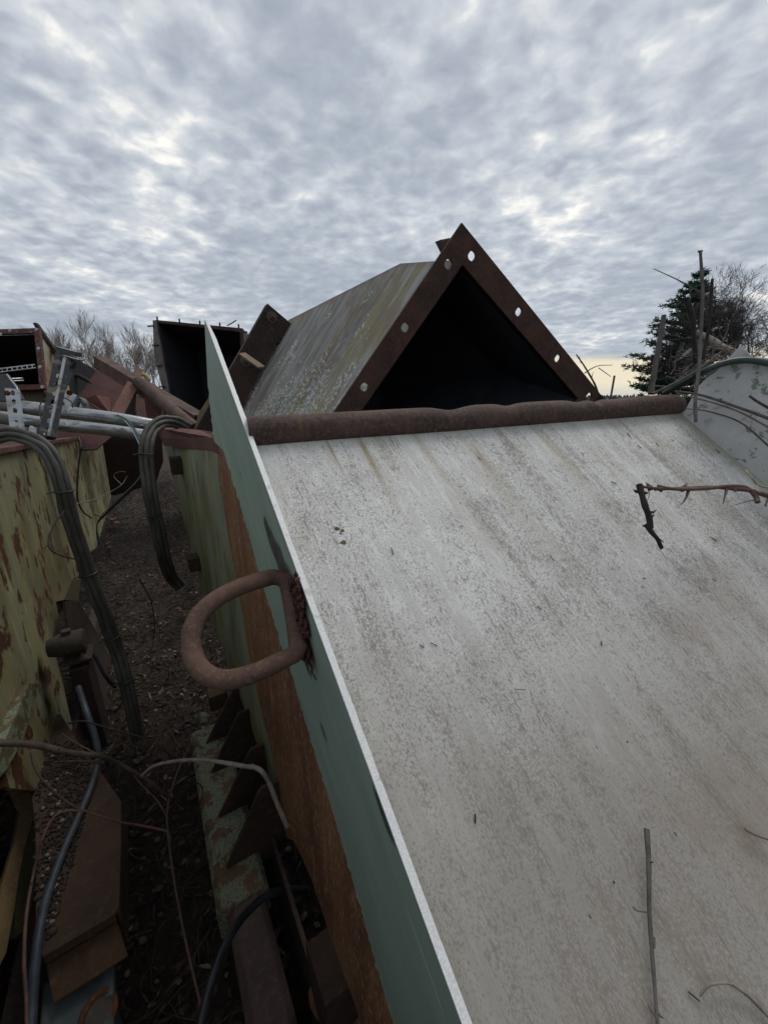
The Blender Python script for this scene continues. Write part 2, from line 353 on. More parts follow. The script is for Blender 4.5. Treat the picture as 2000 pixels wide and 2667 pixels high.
def m_slab():
    m, n = mat('weathered bare plate'); uv = n.coord('UV'); u, v_, _ = n.sep(uv)
    fine = n.noise(n.map(uv, (380, 190, 1)), 1, 3, .7); fine2 = n.noise(n.map(uv, (170, 55, 1), loc=(2, 3, 0)), 1, 4, .65)
    str1 = n.noise(n.map(uv, (30, 3.2, 1)), 1, 6, .62, .2); str2 = n.noise(n.map(uv, (7, 1.4, 1), loc=(5, 1, 0)), 1, 5, .6, .3)
    patch = n.noise(uv, 5.5, 6, .62, .2)
    chalk = n.noise(n.map(uv, (60, 12, 1), loc=(9, 1, 0)), 1, 7, .72, .2)
    col = n.mix(n.step(str1, .3, .7), (.53, .515, .485), (.68, .665, .635))
    col = n.mix(n.math('MULTIPLY', n.step(chalk, .48, .60), .5), col, (.76, .75, .72))
    dens = n.math('ADD', n.math('MULTIPLY', patch, .30), n.math('ADD', n.math('MULTIPLY', str2, .30), n.math('MULTIPLY', str1, .40)))
    thr = n.math('ADD', fine, n.math('MULTIPLY', n.math('SUBTRACT', dens, .5), .95))
    col = n.mix(n.math('MULTIPLY', n.step(thr, .50, .60), .66), col, (.20, .185, .165))
    thr2 = n.math('ADD', fine2, n.math('MULTIPLY', n.math('SUBTRACT', dens, .5), .8))
    col = n.mix(n.math('MULTIPLY', n.step(thr2, .53, .66), .62), col, (.185, .165, .145))
    thr3 = n.noise(n.map(uv, (130, 22, 1), loc=(6, 3, 0)), 1, 4, .7)
    col = n.mix(n.math('MULTIPLY', n.step(thr3, .62, .69), .6), col, (.13, .12, .105))
    col = n.mix(n.math('MULTIPLY', n.step(patch, .54, .74), .16), col, (.25, .21, .175))
    # brownish vignette darkening painted into the colour towards the chute's lower end
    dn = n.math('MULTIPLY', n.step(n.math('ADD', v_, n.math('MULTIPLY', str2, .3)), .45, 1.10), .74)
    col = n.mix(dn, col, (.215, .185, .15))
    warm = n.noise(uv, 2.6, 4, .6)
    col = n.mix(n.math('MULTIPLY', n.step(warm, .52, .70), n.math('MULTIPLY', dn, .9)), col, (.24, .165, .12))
    # rust and moss runs starting under the pipe
    nearp = n.step(n.math('ADD', v_, n.math('MULTIPLY', n.math('SUBTRACT', str2, .5), .25)), .26, .0)
    runs = n.step(n.noise(n.comb(n.math('MULTIPLY', u, 36.0), n.math('MULTIPLY', v_, 2.0), 0.0), 1, 3, .6, .3), .59, .67)
    col = n.mix(n.math('MULTIPLY', n.math('MULTIPLY', runs, nearp), .85), col, (.25, .15, .07))
    runs2 = n.noise(n.comb(n.math('MULTIPLY', u, 9.0), n.math('MULTIPLY', v_, 1.2), 3.0), 1, 4, .6, .3)
    col = n.mix(n.math('MULTIPLY', n.math('MULTIPLY', n.step(runs2, .5, .66), n.step(v_, .5, .0)), .6), col, (.33, .29, .19))
    top_band = n.math('MULTIPLY', n.step(v_, .05, .0), .55)  # darker strip along the plate's top edge
    col = n.mix(top_band, col, (.25, .25, .21))
    # green algae along the right hand joint
    col = n.mix(n.math('MULTIPLY', n.step(n.math('ADD', u, n.math('MULTIPLY', patch, .12)), SLABW - .02, SLABW + .06), .6), col, (.16, .17, .09))
    scr = n.noise(n.map(uv, (210, 5, 1), rot=(0, 0, .12), loc=(4, 4, 0)), 1, 2, .5); col = n.mix(n.math('MULTIPLY', n.step(scr, .70, .73), .5), col, (.14, .13, .12))
    # flecks of lichen / bird lime and dark specks
    sp_ = n.voro(n.map(uv, (38, 22, 1)), 1); col = n.mix(n.math('MULTIPLY', n.step(sp_, .075, .045), n.step(n.noise(uv, 6, 2), .55, .6)), col, (.07, .075, .06))
    for (a, b, r) in MOSS:
        d = n.math('SQRT', n.math('ADD', n.math('POWER', n.math('SUBTRACT', u, a), 2.0), n.math('POWER', n.math('SUBTRACT', v_, b), 2.0)))
        d = n.math('ADD', d, n.math('MULTIPLY', n.math('SUBTRACT', n.noise(uv, 90, 3), .5), r * 1.6))
        col = n.mix(n.step(d, r, r * .75), col, (.09, .085, .045))
    h = n.math('ADD', n.math('MULTIPLY', fine, .6), n.math('MULTIPLY', fine2, .5))
    return finish(m, n, col, .75, 0, h, .35, .0012)

def m_fin():
    m, n = mat('green painted fin'); uv = n.coord('UV'); u, v_, _ = n.sep(uv)   # u along the edge (up), v below the edge
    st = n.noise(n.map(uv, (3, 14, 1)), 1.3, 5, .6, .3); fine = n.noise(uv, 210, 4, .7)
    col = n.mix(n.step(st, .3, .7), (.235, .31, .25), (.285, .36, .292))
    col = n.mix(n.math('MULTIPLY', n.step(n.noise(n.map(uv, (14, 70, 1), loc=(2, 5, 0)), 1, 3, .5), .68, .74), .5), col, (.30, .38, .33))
    col = n.mix(n.math('MULTIPLY', n.step(n.noise(n.map(uv, (9, 30, 1), loc=(7, 1, 0)), 1, 4, .6), .66, .74), .6), col, (.07, .075, .08))
    for (a, b, su, sv, c) in BURNS:
        du_ = n.math('DIVIDE', n.math('SUBTRACT', u, a), su); dv_ = n.math('DIVIDE', n.math('SUBTRACT', v_, b), sv)
        r = n.math('SQRT', n.math('ADD', n.math('MULTIPLY', du_, du_), n.math('MULTIPLY', dv_, dv_)))
        r = n.math('ADD', r, n.math('MULTIPLY', n.math('SUBTRACT', n.noise(n.map(uv, (20, 60, 1)), 1, 5, .65), .5), .9))
        col = n.mix(n.math('MULTIPLY', n.step(r, 1.15, .65), .9), col, c)
    col = n.mix(n.math('MULTIPLY', n.step(fine, .66, .78), .3), col, (.05, .07, .06))
    return finish(m, n, col, .55, 0, fine, .15, .001, .4)

def m_edge():
    m, n = mat('bare flame cut edge'); uv = n.coord('Object')
    f = n.noise(uv, 330, 4, .7); s = n.noise(n.map(uv, (1, 1, 1)), 40, 3, .6)
    col = n.mix(n.step(f, .42, .58), (.62, .62, .61), (.74, .74, .73)); col = n.mix(n.math('MULTIPLY', n.step(s, .6, .7), .4), col, (.3, .26, .24))
    return finish(m, n, col, .6, .1, f, .5, .001)

def m_ruststrip():
    m, n = mat('orange streaked rust'); uv = n.coord('UV')
    a = n.noise(n.map(uv, (26, 5, 1)), 1, 6, .68, .3); b = n.noise(n.map(uv, (5, 1.6, 1), loc=(2, 2, 0)), 1, 5, .6, .3); f = n.noise(n.map(uv, (150, 40, 1)), 1, 5, .75)
    col = n.mix(n.step(b, .35, .65), (.15, .066, .038), (.26, .125, .055))
    col = n.mix(n.math('MULTIPLY', n.step(a, .52, .68), .7), col, (.34, .19, .09))
    col = n.mix(n.math('MULTIPLY', n.step(f, .54, .62), n.step(a, .38, .54)), col, (.42, .31, .17))
    col = n.mix(n.math('MULTIPLY', n.step(f, .44, .36), .7), col, (.05, .025, .018))
    col = n.mix(n.math('MULTIPLY', n.step(b, .60, .74), .5), col, (.13, .14, .08))
    return finish(m, n, col, .85, 0, n.math('ADD', a, f), .6, .002)

def m_side_white():
    m, n = mat('white plate with flaking paint'); uv = n.coord('UV')
    fl = n.noise(uv, 34, 6, .68, .4); cl = n.noise(uv, 3.4, 3, .5); f = n.noise(uv, 260, 3, .7); st = n.noise(n.map(uv, (10, 3, 1)), 1, 5, .6)
    col = n.mix(n.step(st, .3, .7), (.46, .46, .45), (.58, .58, .57))
    col = n.mix(n.math('MULTIPLY', n.step(f, .55, .7), .35), col, (.26, .26, .25))
    k = n.math('MULTIPLY', n.step(fl, .555, .60), n.step(cl, .44, .54))
    col = n.mix(k, col, n.mix(n.step(f, .4, .6), (.16, .19, .15), (.24, .27, .22)))
    return finish(m, n, col, .8, 0, n.math('SUBTRACT', n.math('MULTIPLY', f, .3), k), .4, .0015)

def m_duct():
    m, n = mat('weathered duct sheet'); uv = n.coord('UV')      # u along the axis, v down the sheet
    st = n.noise(n.map(uv, (22, 2.0, 1)), 1, 7, .68, .3); big_ = n.noise(uv, 3.0, 4, .6); f = n.noise(uv, 160, 4, .7)
    col = n.mix(n.step(st, .34, .66), (.16, .155, .14), (.29, .29, .28))
    col = n.mix(n.math('MULTIPLY', n.step(n.noise(n.map(uv, (6, 1.2, 1), loc=(4, 2, 0)), 1, 5, .65, .3), .47, .60), .75), col, (.19, .165, .065))
    col = n.mix(n.math('MULTIPLY', n.step(n.noise(n.map(uv, (40, 4, 1), loc=(1, 2, 0)), 1, 6, .7), .52, .64), .65), col, (.085, .06, .045))
    col = n.mix(n.math('MULTIPLY', n.step(big_, .56, .66), .5), col, (.13, .09, .065))
    col = n.mix(n.math('MULTIPLY', n.step(n.noise(n.map(uv, (5, 2.5, 1), loc=(8, 3, 0)), 1, 6, .65, .3), .50, .62), .6), col, (.15, .105, .075))
    sc = n.voro(n.map(uv, (95, 48, 1)), 1); d = n.noise(n.map(uv, (6, 2.2, 1), loc=(2, 8, 0)), 1, 4, .6)
    _, vv, _ = n.sep(uv)
    flk = n.math('MULTIPLY', n.step(sc, .42, .28), n.step(n.math('ADD', d, n.math('MULTIPLY', vv, .20)), .59, .65))
    col = n.mix(flk, col, (.55, .56, .50))
    col = n.mix(n.math('MULTIPLY', n.step(f, .58, .72), .4), col, (.07, .065, .06))
    top = n.step(n.math('ADD', vv, n.math('MULTIPLY', st, .06)), .07, .03)
    col = n.mix(n.math('MULTIPLY', top, .6), col, (.14, .10, .08))
    return finish(m, n, col, .7, 0, n.math('ADD', flk, n.math('MULTIPLY', f, .5)), .4, .0015)

def m_galv(name, tone=.42, dirt=.5):
    m, n = mat(name); o = n.coord('Object')
    sp_ = n.voro(o, 70, out='Color'); sv = n.sep(sp_)[0]; d = n.noise(n.map(o, (1, 1, 2.2)), 7, 7, .65, .2); f = n.noise(o, 190, 3, .7)
    col = n.mix(sv, (tone * .8, tone * .83, tone * .84), (tone, tone * 1.02, tone * 1.03))
    k = n.step(d, .60 - dirt * .12, .70 - dirt * .12)
    col = n.mix(n.math('MULTIPLY', k, .8), col, (.13, .115, .095)); col = n.mix(n.math('MULTIPLY', n.step(f, .6, .7), .4), col, (.07, .06, .05))
    return finish(m, n, col, n.math('ADD', .28, n.math('MULTIPLY', k, .45)), n.math('SUBTRACT', .9, n.math('MULTIPLY', k, .7)), f, .2, .001, .5)

def m_plain(name, c, c2=None, rough=.6, s=40, stretch=(1, 1, 1), bump=.3, metal=0.0, spec=.35):
    m, n = mat(name); o = n.map(n.coord('Object'), stretch); a = n.noise(o, s, 6, .65); f = n.noise(o, s * 6, 3, .7)
    c2 = c2 or tuple(x * .55 for x in c)
    col = n.mix(n.step(a, .35, .65), c, c2); col = n.mix(n.math('MULTIPLY', n.step(f, .6, .7), .35), col, tuple(min(1, x * 1.7 + .01) for x in c))
    return finish(m, n, col, rough, metal, n.math('ADD', a, f), bump, .0015, spec)

GALV = m_galv('galvanised steel', .40, .9); GALV_DARK = m_galv('dull galvanised steel', .065, .6)
CABLE = m_plain('grey green cable sheath', (.078, .074, .064), (.042, .040, .034), .6, 25, (1, 1, .3))
CABLE_BLACK = m_plain('black rubber', (.016, .018, .021), (.03, .032, .036), .4, 30)
CABLE_BLUE = m_plain('blue grey rubber', (.055, .07, .085), (.035, .04, .05), .5, 30)
HOSE = m_plain('green hose', (.03, .055, .05), (.05, .07, .06), .45, 30)
WIRE_TEAL = m_plain('pale blue wire', (.18, .30, .34), (.10, .17, .20), .5, 30)
BARK = m_plain('brown bark', (.085, .058, .042), (.045, .032, .026), .85, 60, (1, 1, .25), .6)
BARK_DARK = m_plain('dark bark', (.035, .028, .025), (.02, .016, .015), .9, 60, (1, 1, .3), .7)
BARK_PALE = m_plain('pale bark', (.24, .20, .165), (.15, .12, .10), .85, 50, (1, 1, .25), .5)
BARK_GREY = m_plain('grey bark', (.13, .115, .105), (.075, .065, .06), .85, 50, (1, 1, .25), .6)
TWIG_RED = m_plain('red brown twig', (.13, .072, .058), (.08, .048, .04), .75, 60, (1, 1, .3))
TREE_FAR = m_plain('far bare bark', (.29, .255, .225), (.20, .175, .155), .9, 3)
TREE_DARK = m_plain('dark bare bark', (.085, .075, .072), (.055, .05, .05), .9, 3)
NEEDLES = m_plain('pine needles', (.065, .12, .075), (.04, .08, .052), .7, 4)
YELLOW = m_plain('yellow plastic', (.42, .31, .07), (.26, .18, .05), .5, 25)
YELLOW_DUST = m_plain('pale tan mesh', (.42, .34, .20), (.28, .2, .11), .7, 25)
GREYBLUE = m_plain('grey enamel', (.10, .12, .12), (.065, .08, .08), .55, 20)
SOIL_BITS = m_plain('old soil', (.06, .042, .033), (.035, .026, .021), .95, 25, bump=.9)

# ---------------------------------------------------------------- main planes
DREF = .65
E0 = P(838, 1640, DREF)                                         # a point on the top edge of the fin
DF = ray(109, -337).normalized()                                # the fall line, pointing up the chute
W = (E0, NP)                                                    # left face of the chute's side
E0p = E0.dot(NP)
PIPE_L = P(640, 1130, .90); PIPE_R = P(1762, 1056, 1.30)
PD = (PIPE_R - PIPE_L).normalized()
NS = PD.cross(DF).normalized()
if NS.z < 0: NS = -NS
SLAB0 = E0 - NS * .022
S = (SLAB0, NS)
sTL = PL(672, 1150, S); sTR = PL(1781, 1084, S); sBR = PL(2000, 1267, S)
XS = (PD - DF * PD.dot(DF)).normalized()                        # across the chute
def suv(p): q = p - sTL; return (q.dot(XS), -q.dot(DF))
SLABW = suv(sTR)[0]
MOSS = [(*suv(PL(x, y, S)), r) for x, y, r in ((872, 1362, .006), (883, 1366, .005), (887, 1398, .007), (880, 1373, .003))]
FU = DF; FV = NP.cross(DF).normalized()
if FV.z > 0: FV = -FV
def fuv(p): q = p - E0; return (q.dot(FU), q.dot(FV))
def burn(x, y, su, sv, c): a, b = fuv(PL(x, y, W)); return (a, b, su, sv, c)
BURNS = [burn(700, 1375, .030, .022, (.05, .047, .047)), burn(712, 1410, .050, .030, (.055, .052, .05)), burn(735, 1465, .055, .040, (.055, .048, .046)),
         burn(770, 1550, .085, .042, (.065, .034, .028)), burn(790, 1640, .085, .036, (.06, .032, .028)), burn(800, 1725, .035, .010, (.05, .042, .04)),
         burn(1003, 2120, .040, .012, (.06, .06, .065)), burn(846, 1905, .022, .010, (.10, .13, .11)),
         burn(952, 2125, .050, .0022, (.34, .40, .36)), burn(882, 1905, .022, .002, (.34, .40, .36)), burn(1108, 2500, .055, .0030, (.42, .46, .43)), burn(1010, 2210, .012, .002, (.3, .36, .32)), burn(940, 2290, .014, .0016, (.32, .38, .34))]
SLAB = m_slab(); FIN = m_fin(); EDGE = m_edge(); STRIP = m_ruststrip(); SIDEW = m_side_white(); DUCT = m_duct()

# ---------------------------------------------------------------- ground (one sheet to the horizon) and litter
def gz(x, y):
    d = math.hypot(x, y); k = max(0, 1 - d / 14)
    return k * (.035 * mn.noise(V((x * 1.4, y * 1.4, 0))) + .02 * mn.noise(V((x * 5, y * 5, 3))))
g = MB()
xs = [-600, -200, -80, -40] + [(-24 + i * .4) for i in range(0, 90)] + [20, 40, 80, 200, 600]
ys = [-200, -60, -20] + [(-6 + i * .4) for i in range(0, 90)] + [40, 60, 100, 200, 400, 900]
g.grid([[V((x, y, gz(x, y))) for x in xs] for y in ys], lambda a, b: (0, 0))
m, n = mat('leaf litter soil'); o = n.coord('Object')
a = n.noise(o, 14, 8, .72, .4); b = n.noise(o, 60, 5, .7, .5); c = n.noise(o, .12, 4, .6)
col = n.mix(n.step(a, .35, .65), (.022, .015, .011), (.052, .036, .027)); col = n.mix(n.math('MULTIPLY', n.step(b, .56, .68), .6), col, (.10, .072, .052))
col = n.mix(n.math('MULTIPLY', n.step(b, .42, .32), .7), col, (.012, .009, .008))
dist = n.math('MULTIPLY', n.step(n.sep(o)[1], 12, 40), 1.0); col = n.mix(dist, col, n.mix(n.step(c, .4, .6), (.13, .115, .07), (.09, .10, .05)))
finish(m, n, col, .95, 0, n.math('ADD', a, b), 1.0, .02)
GR = g.build('ground', m, base=(0, 0, 0)); tag(GR, kind='structure')

LEAF = []
for i, c_ in enumerate(((.095, .062, .042), (.06, .04, .029), (.19, .15, .11), (.036, .027, .022))):
    LEAF.append(m_plain('dead leaf tone', c_, None, .85, 60, bump=.2))
g = MB()
for i in range(19000):
    a = 0.2 + 11 * rnd.random() ** 1.5; p = rnd.uniform(-1.3, .55)
    c = T(a, p, 0); z = gz(c.x, c.y) + rnd.uniform(.002, .022)
    s_ = rnd.uniform(.006, .017) * (1 + .5 * (rnd.random() < .1)); th = rnd.uniform(0, 2 * pi); tl = V((rnd.gauss(0, .35), rnd.gauss(0, .35), 1)).normalized()
    u = V((cos(th), sin(th), 0)); u = (u - tl * u.dot(tl)).normalized(); v_ = tl.cross(u); c = V((c.x, c.y, z))
    k = rnd.choice((0, 0, 1, 1, 1, 3, 3, 3)) if rnd.random() > .13 else 2
    q = rnd.uniform(.35, .9)
    if rnd.random() < .5: q = .10; s_ *= 2.4                       # straw and needles
    g.face([c - u * s_, c - u * s_ * .3 - v_ * s_ * q, c + u * s_ * .7 - v_ * s_ * q * .7, c + u * s_, c + v_ * s_ * q + tl * s_ * .25], mi=k)
tag(g.build('leaf_litter', LEAF), 'dead leaves and straw covering the soil between the machines', 'leaf litter', kind='stuff')
g = MB()
for i in range(420):
    a = rnd.uniform(.1, 5); p = rnd.uniform(-.9, .3); c = T(a, p, 0); z = gz(c.x, c.y)
    g.blob(V((c.x, c.y, z + .004)), rnd.uniform(.006, .017), (1, rnd.uniform(.6, 1), .6), 5, .5, i)
STONE = m_plain('stone', (.14, .125, .11), (.08, .072, .065), .85, 30)
tag(g.build('gravel', STONE), 'small stones scattered among the dead leaves in the gap', 'gravel', kind='stuff')
g = MB()
for i in range(900):
    a = rnd.uniform(.4, 6); p = rnd.uniform(-.9, .35); c = T(a, p, 0); z = gz(c.x, c.y) + rnd.uniform(.01, .05)
    th = rnd.uniform(0, 2 * pi); L = rnd.uniform(.08, .35); pts = []
    for k in range(5):
        pts.append(V((c.x, c.y, z)) + V((cos(th) * L * k / 4, sin(th) * L * k / 4, .03 * sin(k * 1.3 + i) + rnd.uniform(-.008, .012)))); th += rnd.uniform(-.3, .3)
    g.tube(catmull(pts, 3), [.0028 * (1 - .15 * k) for k in range(5) for _ in range(3)][:13], 4)
tag(g.build('fallen_twigs', BARK), 'thin dead twigs strewn over the leaf litter in the gap', 'twigs', kind='stuff')

# ---------------------------------------------------------------- the chute
chute = thing('steel_chute', 'large pale sloping steel chute with green side fin, D-shaped grab handle and rusty top pipe', 'steel chute', (0.1, .9, 0))
# sloped plate as a fine sheet with slight waviness
NU, NV = 46, 60; rows = []
LEN = 2.6
for j in range(NV + 1):
    v_ = -.02 + (LEN + .02) * j / NV; row = []
    for i in range(NU + 1):
        # the right joint splays out like in the picture
        rgt = SLABW + (suv(sBR)[0] - SLABW) / max(1e-6, suv(sBR)[1] - suv(sTR)[1]) * (v_ - suv(sTR)[1])
        pl = sTL - DF * v_ + XS * (-.02); pl = pl - XS * ((pl - E0).dot(NP) / XS.dot(NP)) + XS * .006
        lft = (pl - sTL).dot(XS); u = lft + (rgt + .03 - lft) * i / NU
        vt = suv(sTR)[1] * max(0, u) / SLABW; v2 = v_ + (vt - .0) * (1 - j / NV)
        p = sTL + XS * u - DF * v2 + NS * (.0016 * mn.noise(V((u * 3, v_ * 2, 0))))
        row.append((p, u, v2 - vt))
    rows.append(row)
g = MB(); g.grid([[q[0] for q in r] for r in rows], lambda a, b: (rows[a][b][1], rows[a][b][2]))
g.grid([[q[0] - NS * .008 for q in reversed(r)] for r in rows], lambda a, b: (0, 0))
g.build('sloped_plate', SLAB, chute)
# fin: ragged lower border drawn on the side plane
def noisy(pts, plane, amp, step=8, seed=0):
    out = []
    for (x0, y0), (x1, y1) in zip(pts[:-1], pts[1:]):
        L = math.hypot(x1 - x0, y1 - y0); k = max(1, int(L / step))
        for i in range(k):
            t = i / k; x = x0 + (x1 - x0) * t; y = y0 + (y1 - y0) * t
            x += amp * (mn.noise(V((x * .05, y * .05, seed))) + .6 * mn.noise(V((x * .25, y * .25, seed + 5))))
            out.append(PL(x, y, plane))
    out.append(PL(*pts[-1], plane)); return out
bord = [(545, 1000), (552, 1075), (562, 1150), (586, 1174), (631, 1318), (678, 1481), (740, 1687), (763, 1744), (811, 1910), (876, 2120), (942, 2347), (986, 2509), (1034, 2667), (1085, 2860), (1160, 3180), (1260, 3700)]
edge = [(1218, 2680), (1375, 3110)]
e_top = E0 + DF * ((PL(541, 832, W) - E0).dot(DF)); e_bot = E0 - DF * .80
Wf = (E0 - NP * .004, NP)
outline = [e_top + FV * .012] + noisy(bord[:], W, 3.2, 5)
e_low = outline[-1]
g = MB(); ol = outline + [e_bot]
g.prism([p - NP * .004 for p in ol], .0085, -NP, FU)
# remap uv to the fin frame
for k, f in enumerate(g.f): g.uv[k] = [fuv(g.v[i]) for i in f]
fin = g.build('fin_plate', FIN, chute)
g = MB(); rim = [p - NP * .0045 for p in outline[30:]]; g.tube(rim, [.0006 + .0016 * max(0, mn.noise(p * 70)) for p in rim], 5, False); g.build('flaked_rim', m_plain('pale flaked paint', (.24, .30, .26), (.16, .12, .08), .8, 120), fin)
g = MB(); rows_e = []
for i in range(121):
    t = i / 120; c = e_bot + (e_top - e_bot) * t
    wob = .0006 * mn.noise(c * 60); hh = .0035 if i < 119 else .001
    wd = .0100 + wob if i < 112 else .0100 * (1 - (i - 112) / 10)
    rows_e.append([c - NP * .0065, c - NP * .0065 + V((0, 0, hh)) , c + NP * (wd - .0055) + V((0, 0, hh)), c + NP * (wd - .0055) - V((0, 0, .012)), c - NP * .0065 - V((0, 0, .0005))])
g.grid(rows_e, lambda a, b: (a * .01, b * .01), False)
g.build('fin_edge', EDGE, fin)
# rust strip (thick side flange)
g = MB()
strip = [(552, 1128)] + [(x + 14, y) for x, y in bord[2:]] 
left = [(1200, 3700), (1080, 3130), (985, 2820), (938, 2667), (925, 2618), (881, 2500), (859, 2435), (811, 2290), (780, 2220), (765, 2190), (750, 2183), (748, 2176), (720, 2007), (687, 1881), (653, 1723), (625, 1600), (603, 1499), (581, 1398), (567, 1253), (566, 1180), (548, 1142)]
pts = [PL(x, y, W) for x, y in strip] + noisy(left, W, 1.2, 14, 9)
g.prism(pts, .012, -NP, H)
for k, f in enumerate(g.f): g.uv[k] = [((g.v[i]).dot(H), (g.v[i]).dot(UP)) for i in f]
g.build('side_flange', STRIP, chute)
# streaked side wall, slightly turned into the gap
W2 = plane3(PP(570, 1155, E0p + .006), PP(748, 2177, E0p + .006), P(429, 1152, 2.75))
wl = [(560, 1142), (600, 1144), (640, 1500), (700, 1750), (790, 2120), (790, 2200), (748, 2183), (720, 2098), (683, 1975), (643, 1862), (620, 1800), (575, 1672), (527, 1542), (500, 1440), (472, 1325), (450, 1240), (429, 1155), (424, 1132)]
pts = [PL(x, y, W2) for x, y in wl]
g = MB(); g.prism(pts, .01); 
for k, f in enumerate(g.f): g.uv[k] = [((g.v[i] - pts[0]).dot(H), (g.v[i]).z) for i in f]
sidew = g.build('side_wall', OLIVE_CLEAN, chute)
# level top flange lying over the side wall
fz = PL(425, 1150, W2).z
A, B = P(411, 1116, 2.62), PL(425, 1152, W2) 
top = [P(411, 1114, 2.55), P(424, 1140, 2.35), P(492, 1142, 1.8), P(545, 1139, 1.42), P(578, 1148, 1.23), P(585, 1146, 1.28), P(560, 1125, 1.5), P(520, 1119, 1.9), P(460, 1113, 2.3)]
g = MB(); bk = [p - V((0, 0, .05)) for p in top]
g.face(top[::-1], [(p.dot(NP), p.dot(H)) for p in top[::-1]]); g.face(bk, [(0, 0)] * len(bk))
for i in range(len(top)):
    j = (i + 1) % len(top); g.face([top[i], top[j], bk[j], bk[i]], [(0, 0), (.1, 0), (.1, .05), (0, .05)])
g.build('top_flange', RUST_RED, chute, bevel=.003)
for (x, y, s_) in ((473, 1211, 1.0), (519, 1462, .8)):
    c = PL(x, y, W2); nrm = -W2[1] if W2[1].dot(CAM - c) < 0 else W2[1]
    g = MB(); hh = .085 * s_; ww = .055
    for q in ((0, 0, hh * .5), (0, 0, -hh * .5)): g.box(c + nrm * .028 + V(q), H, nrm, UP, ww * 1.7, .055, .006)
    g.box(c + nrm * .026 - H * ww * .8, H, nrm, UP, .006, .05, hh * .9); g.box(c + nrm * .053, H, nrm, UP, ww * 1.7, .005, hh * .8); g.box(c + nrm * .003, H, nrm, UP, ww * 1.7, .006, hh)
    g.build('bracket', RUST_DARK, chute)
# handle
HN = DF.cross(NP).normalized(); hp = PL(745, 1530, (W[0] - NP * .012, NP)); HP = (hp, HN)
hc = [(756, 1535), (742, 1512), (715, 1503), (689, 1508), (646, 1521), (602, 1539), (559, 1564), (523, 1597), (503, 1633), (498, 1673), (508, 1720), (537, 1756), (581, 1770), (631, 1763), (682, 1745), (733, 1720), (766, 1702), (780, 1676)]
pts = catmull([PL(x, y, HP) for x, y in hc], 8)
g = MB(); rad = .0158
def hr(i, p): return rad * (1 + .035 * mn.noise(p * 40)) * (1.0 if 8 < i < len(pts) - 10 else 1.06)
g.tube(pts, [hr(i, p) for i, p in enumerate(pts)], 20)
# straight back bar on the fin
bb = [PL(748, 1518, HP), PL(758, 1570, HP), PL(768, 1630, HP), PL(776, 1690, HP)]
g.tube(catmull(bb, 6), rad * .98, 16)
hd = g.build('grab_handle', RUST_BAR, chute)
g = MB()
for i in range(150):
    t = rnd.random(); x = 764 + 36 * t + rnd.uniform(-8, 14) - 8 * (t > .8); y = 1506 + 204 * t
    c = PL(x, y, (W[0] - NP * rnd.uniform(.003, .010), NP)); g.blob(c, rnd.uniform(.0025, .0068), (.8, 1.9, 1.6), 8, 1.1, i)
for i in range(9):
    c = PL(802 + i * 2.2 + rnd.uniform(-3, 3), 1712 + i * 7, Wf); g.blob(c, .004 * (1 - i * .07), (.7, .9, 1.5), 6, .5, i)
g.build('weld_bead', m_rust('weld rust', (.04, .022, .02), (.085, .04, .032), (.18, .085, .045), 3, rough=.7), hd)
# rolled, dented top pipe
g = MB(); L = (PIPE_R - PIPE_L).length; rows = []; NR = 150; K = 28
upv = (UP - PD * UP.dot(PD)).normalized(); sd = PD.cross(upv)
def dent(s_, th):
    top_ = max(0, cos(th)); d = 0
    for (x, wd, dp) in ((1172, .045, .010), (1318, .030, .007), (1500, .035, .008), (1545, .02, .012), (1590, .05, .005)):
        tt = (x - 640) / (1762 - 640); tt = tt * .90 / (1.30 - tt * .40)      # perspective correct position
        d += dp * math.exp(-((s_ - tt * L) / wd) ** 2)
    return d * top_ ** 1.5
for i in range(NR + 1):
    s_ = .008 + (L - .008) * i / NR; c = PIPE_L + PD * s_; row = []
    for k in range(K):
        th = 2 * pi * k / K; r = .0385 - .002 * s_ / L - dent(s_, th) + .0007 * mn.noise(V((s_ * 9, sin(th), cos(th))))
        if i >= NR - 2: r *= (.97, .93, .86)[i - NR + 2]
        row.append(c + (upv * cos(th) + sd * sin(th)) * r)
    rows.append(row)
g.grid(rows, lambda a, b: (b * .009, a * .01), True, True); g.face(rows[-1]); g.face(rows[0][::-1])
g.build('top_pipe', PIPE_RUST, chute)
# far side plate (white, flaking)
jd = (sBR - sTR).normalized(); RN = jd.cross((UP + V((.12, .05, 0)))).normalized()
if RN.dot(CAM - sTR) < 0: RN = -RN
R_ = (sTR, RN)
rp = [(1775, 1082), (1786, 1062), (1797, 1042), (1812, 1012), (1838, 985), (1868, 965), (1885, 945), (1905, 922), (1925, 902), (1942, 912), (1960, 930), (1990, 932), (2050, 936), (2150, 948)]
pts = [PL(x, y, R_) for x, y in rp] + [sTR + jd * 2.6 + UP * .9, sTR + jd * 2.6]
pts[-3:-2] = [PL(2150, 948, R_)]
g = MB(); g.prism([pts[0] - UP * .02] + pts[1:-1] + [pts[-1] - UP * .02], .012, RN, jd)
g.build('far_side_plate', SIDEW, chute, bevel=.0015)
def on_r(x, y, h_=.02): return (x, y, (PL(x, y, (R_[0] + RN * h_, RN)) - CAM).dot(V((0, cp, -sp))))
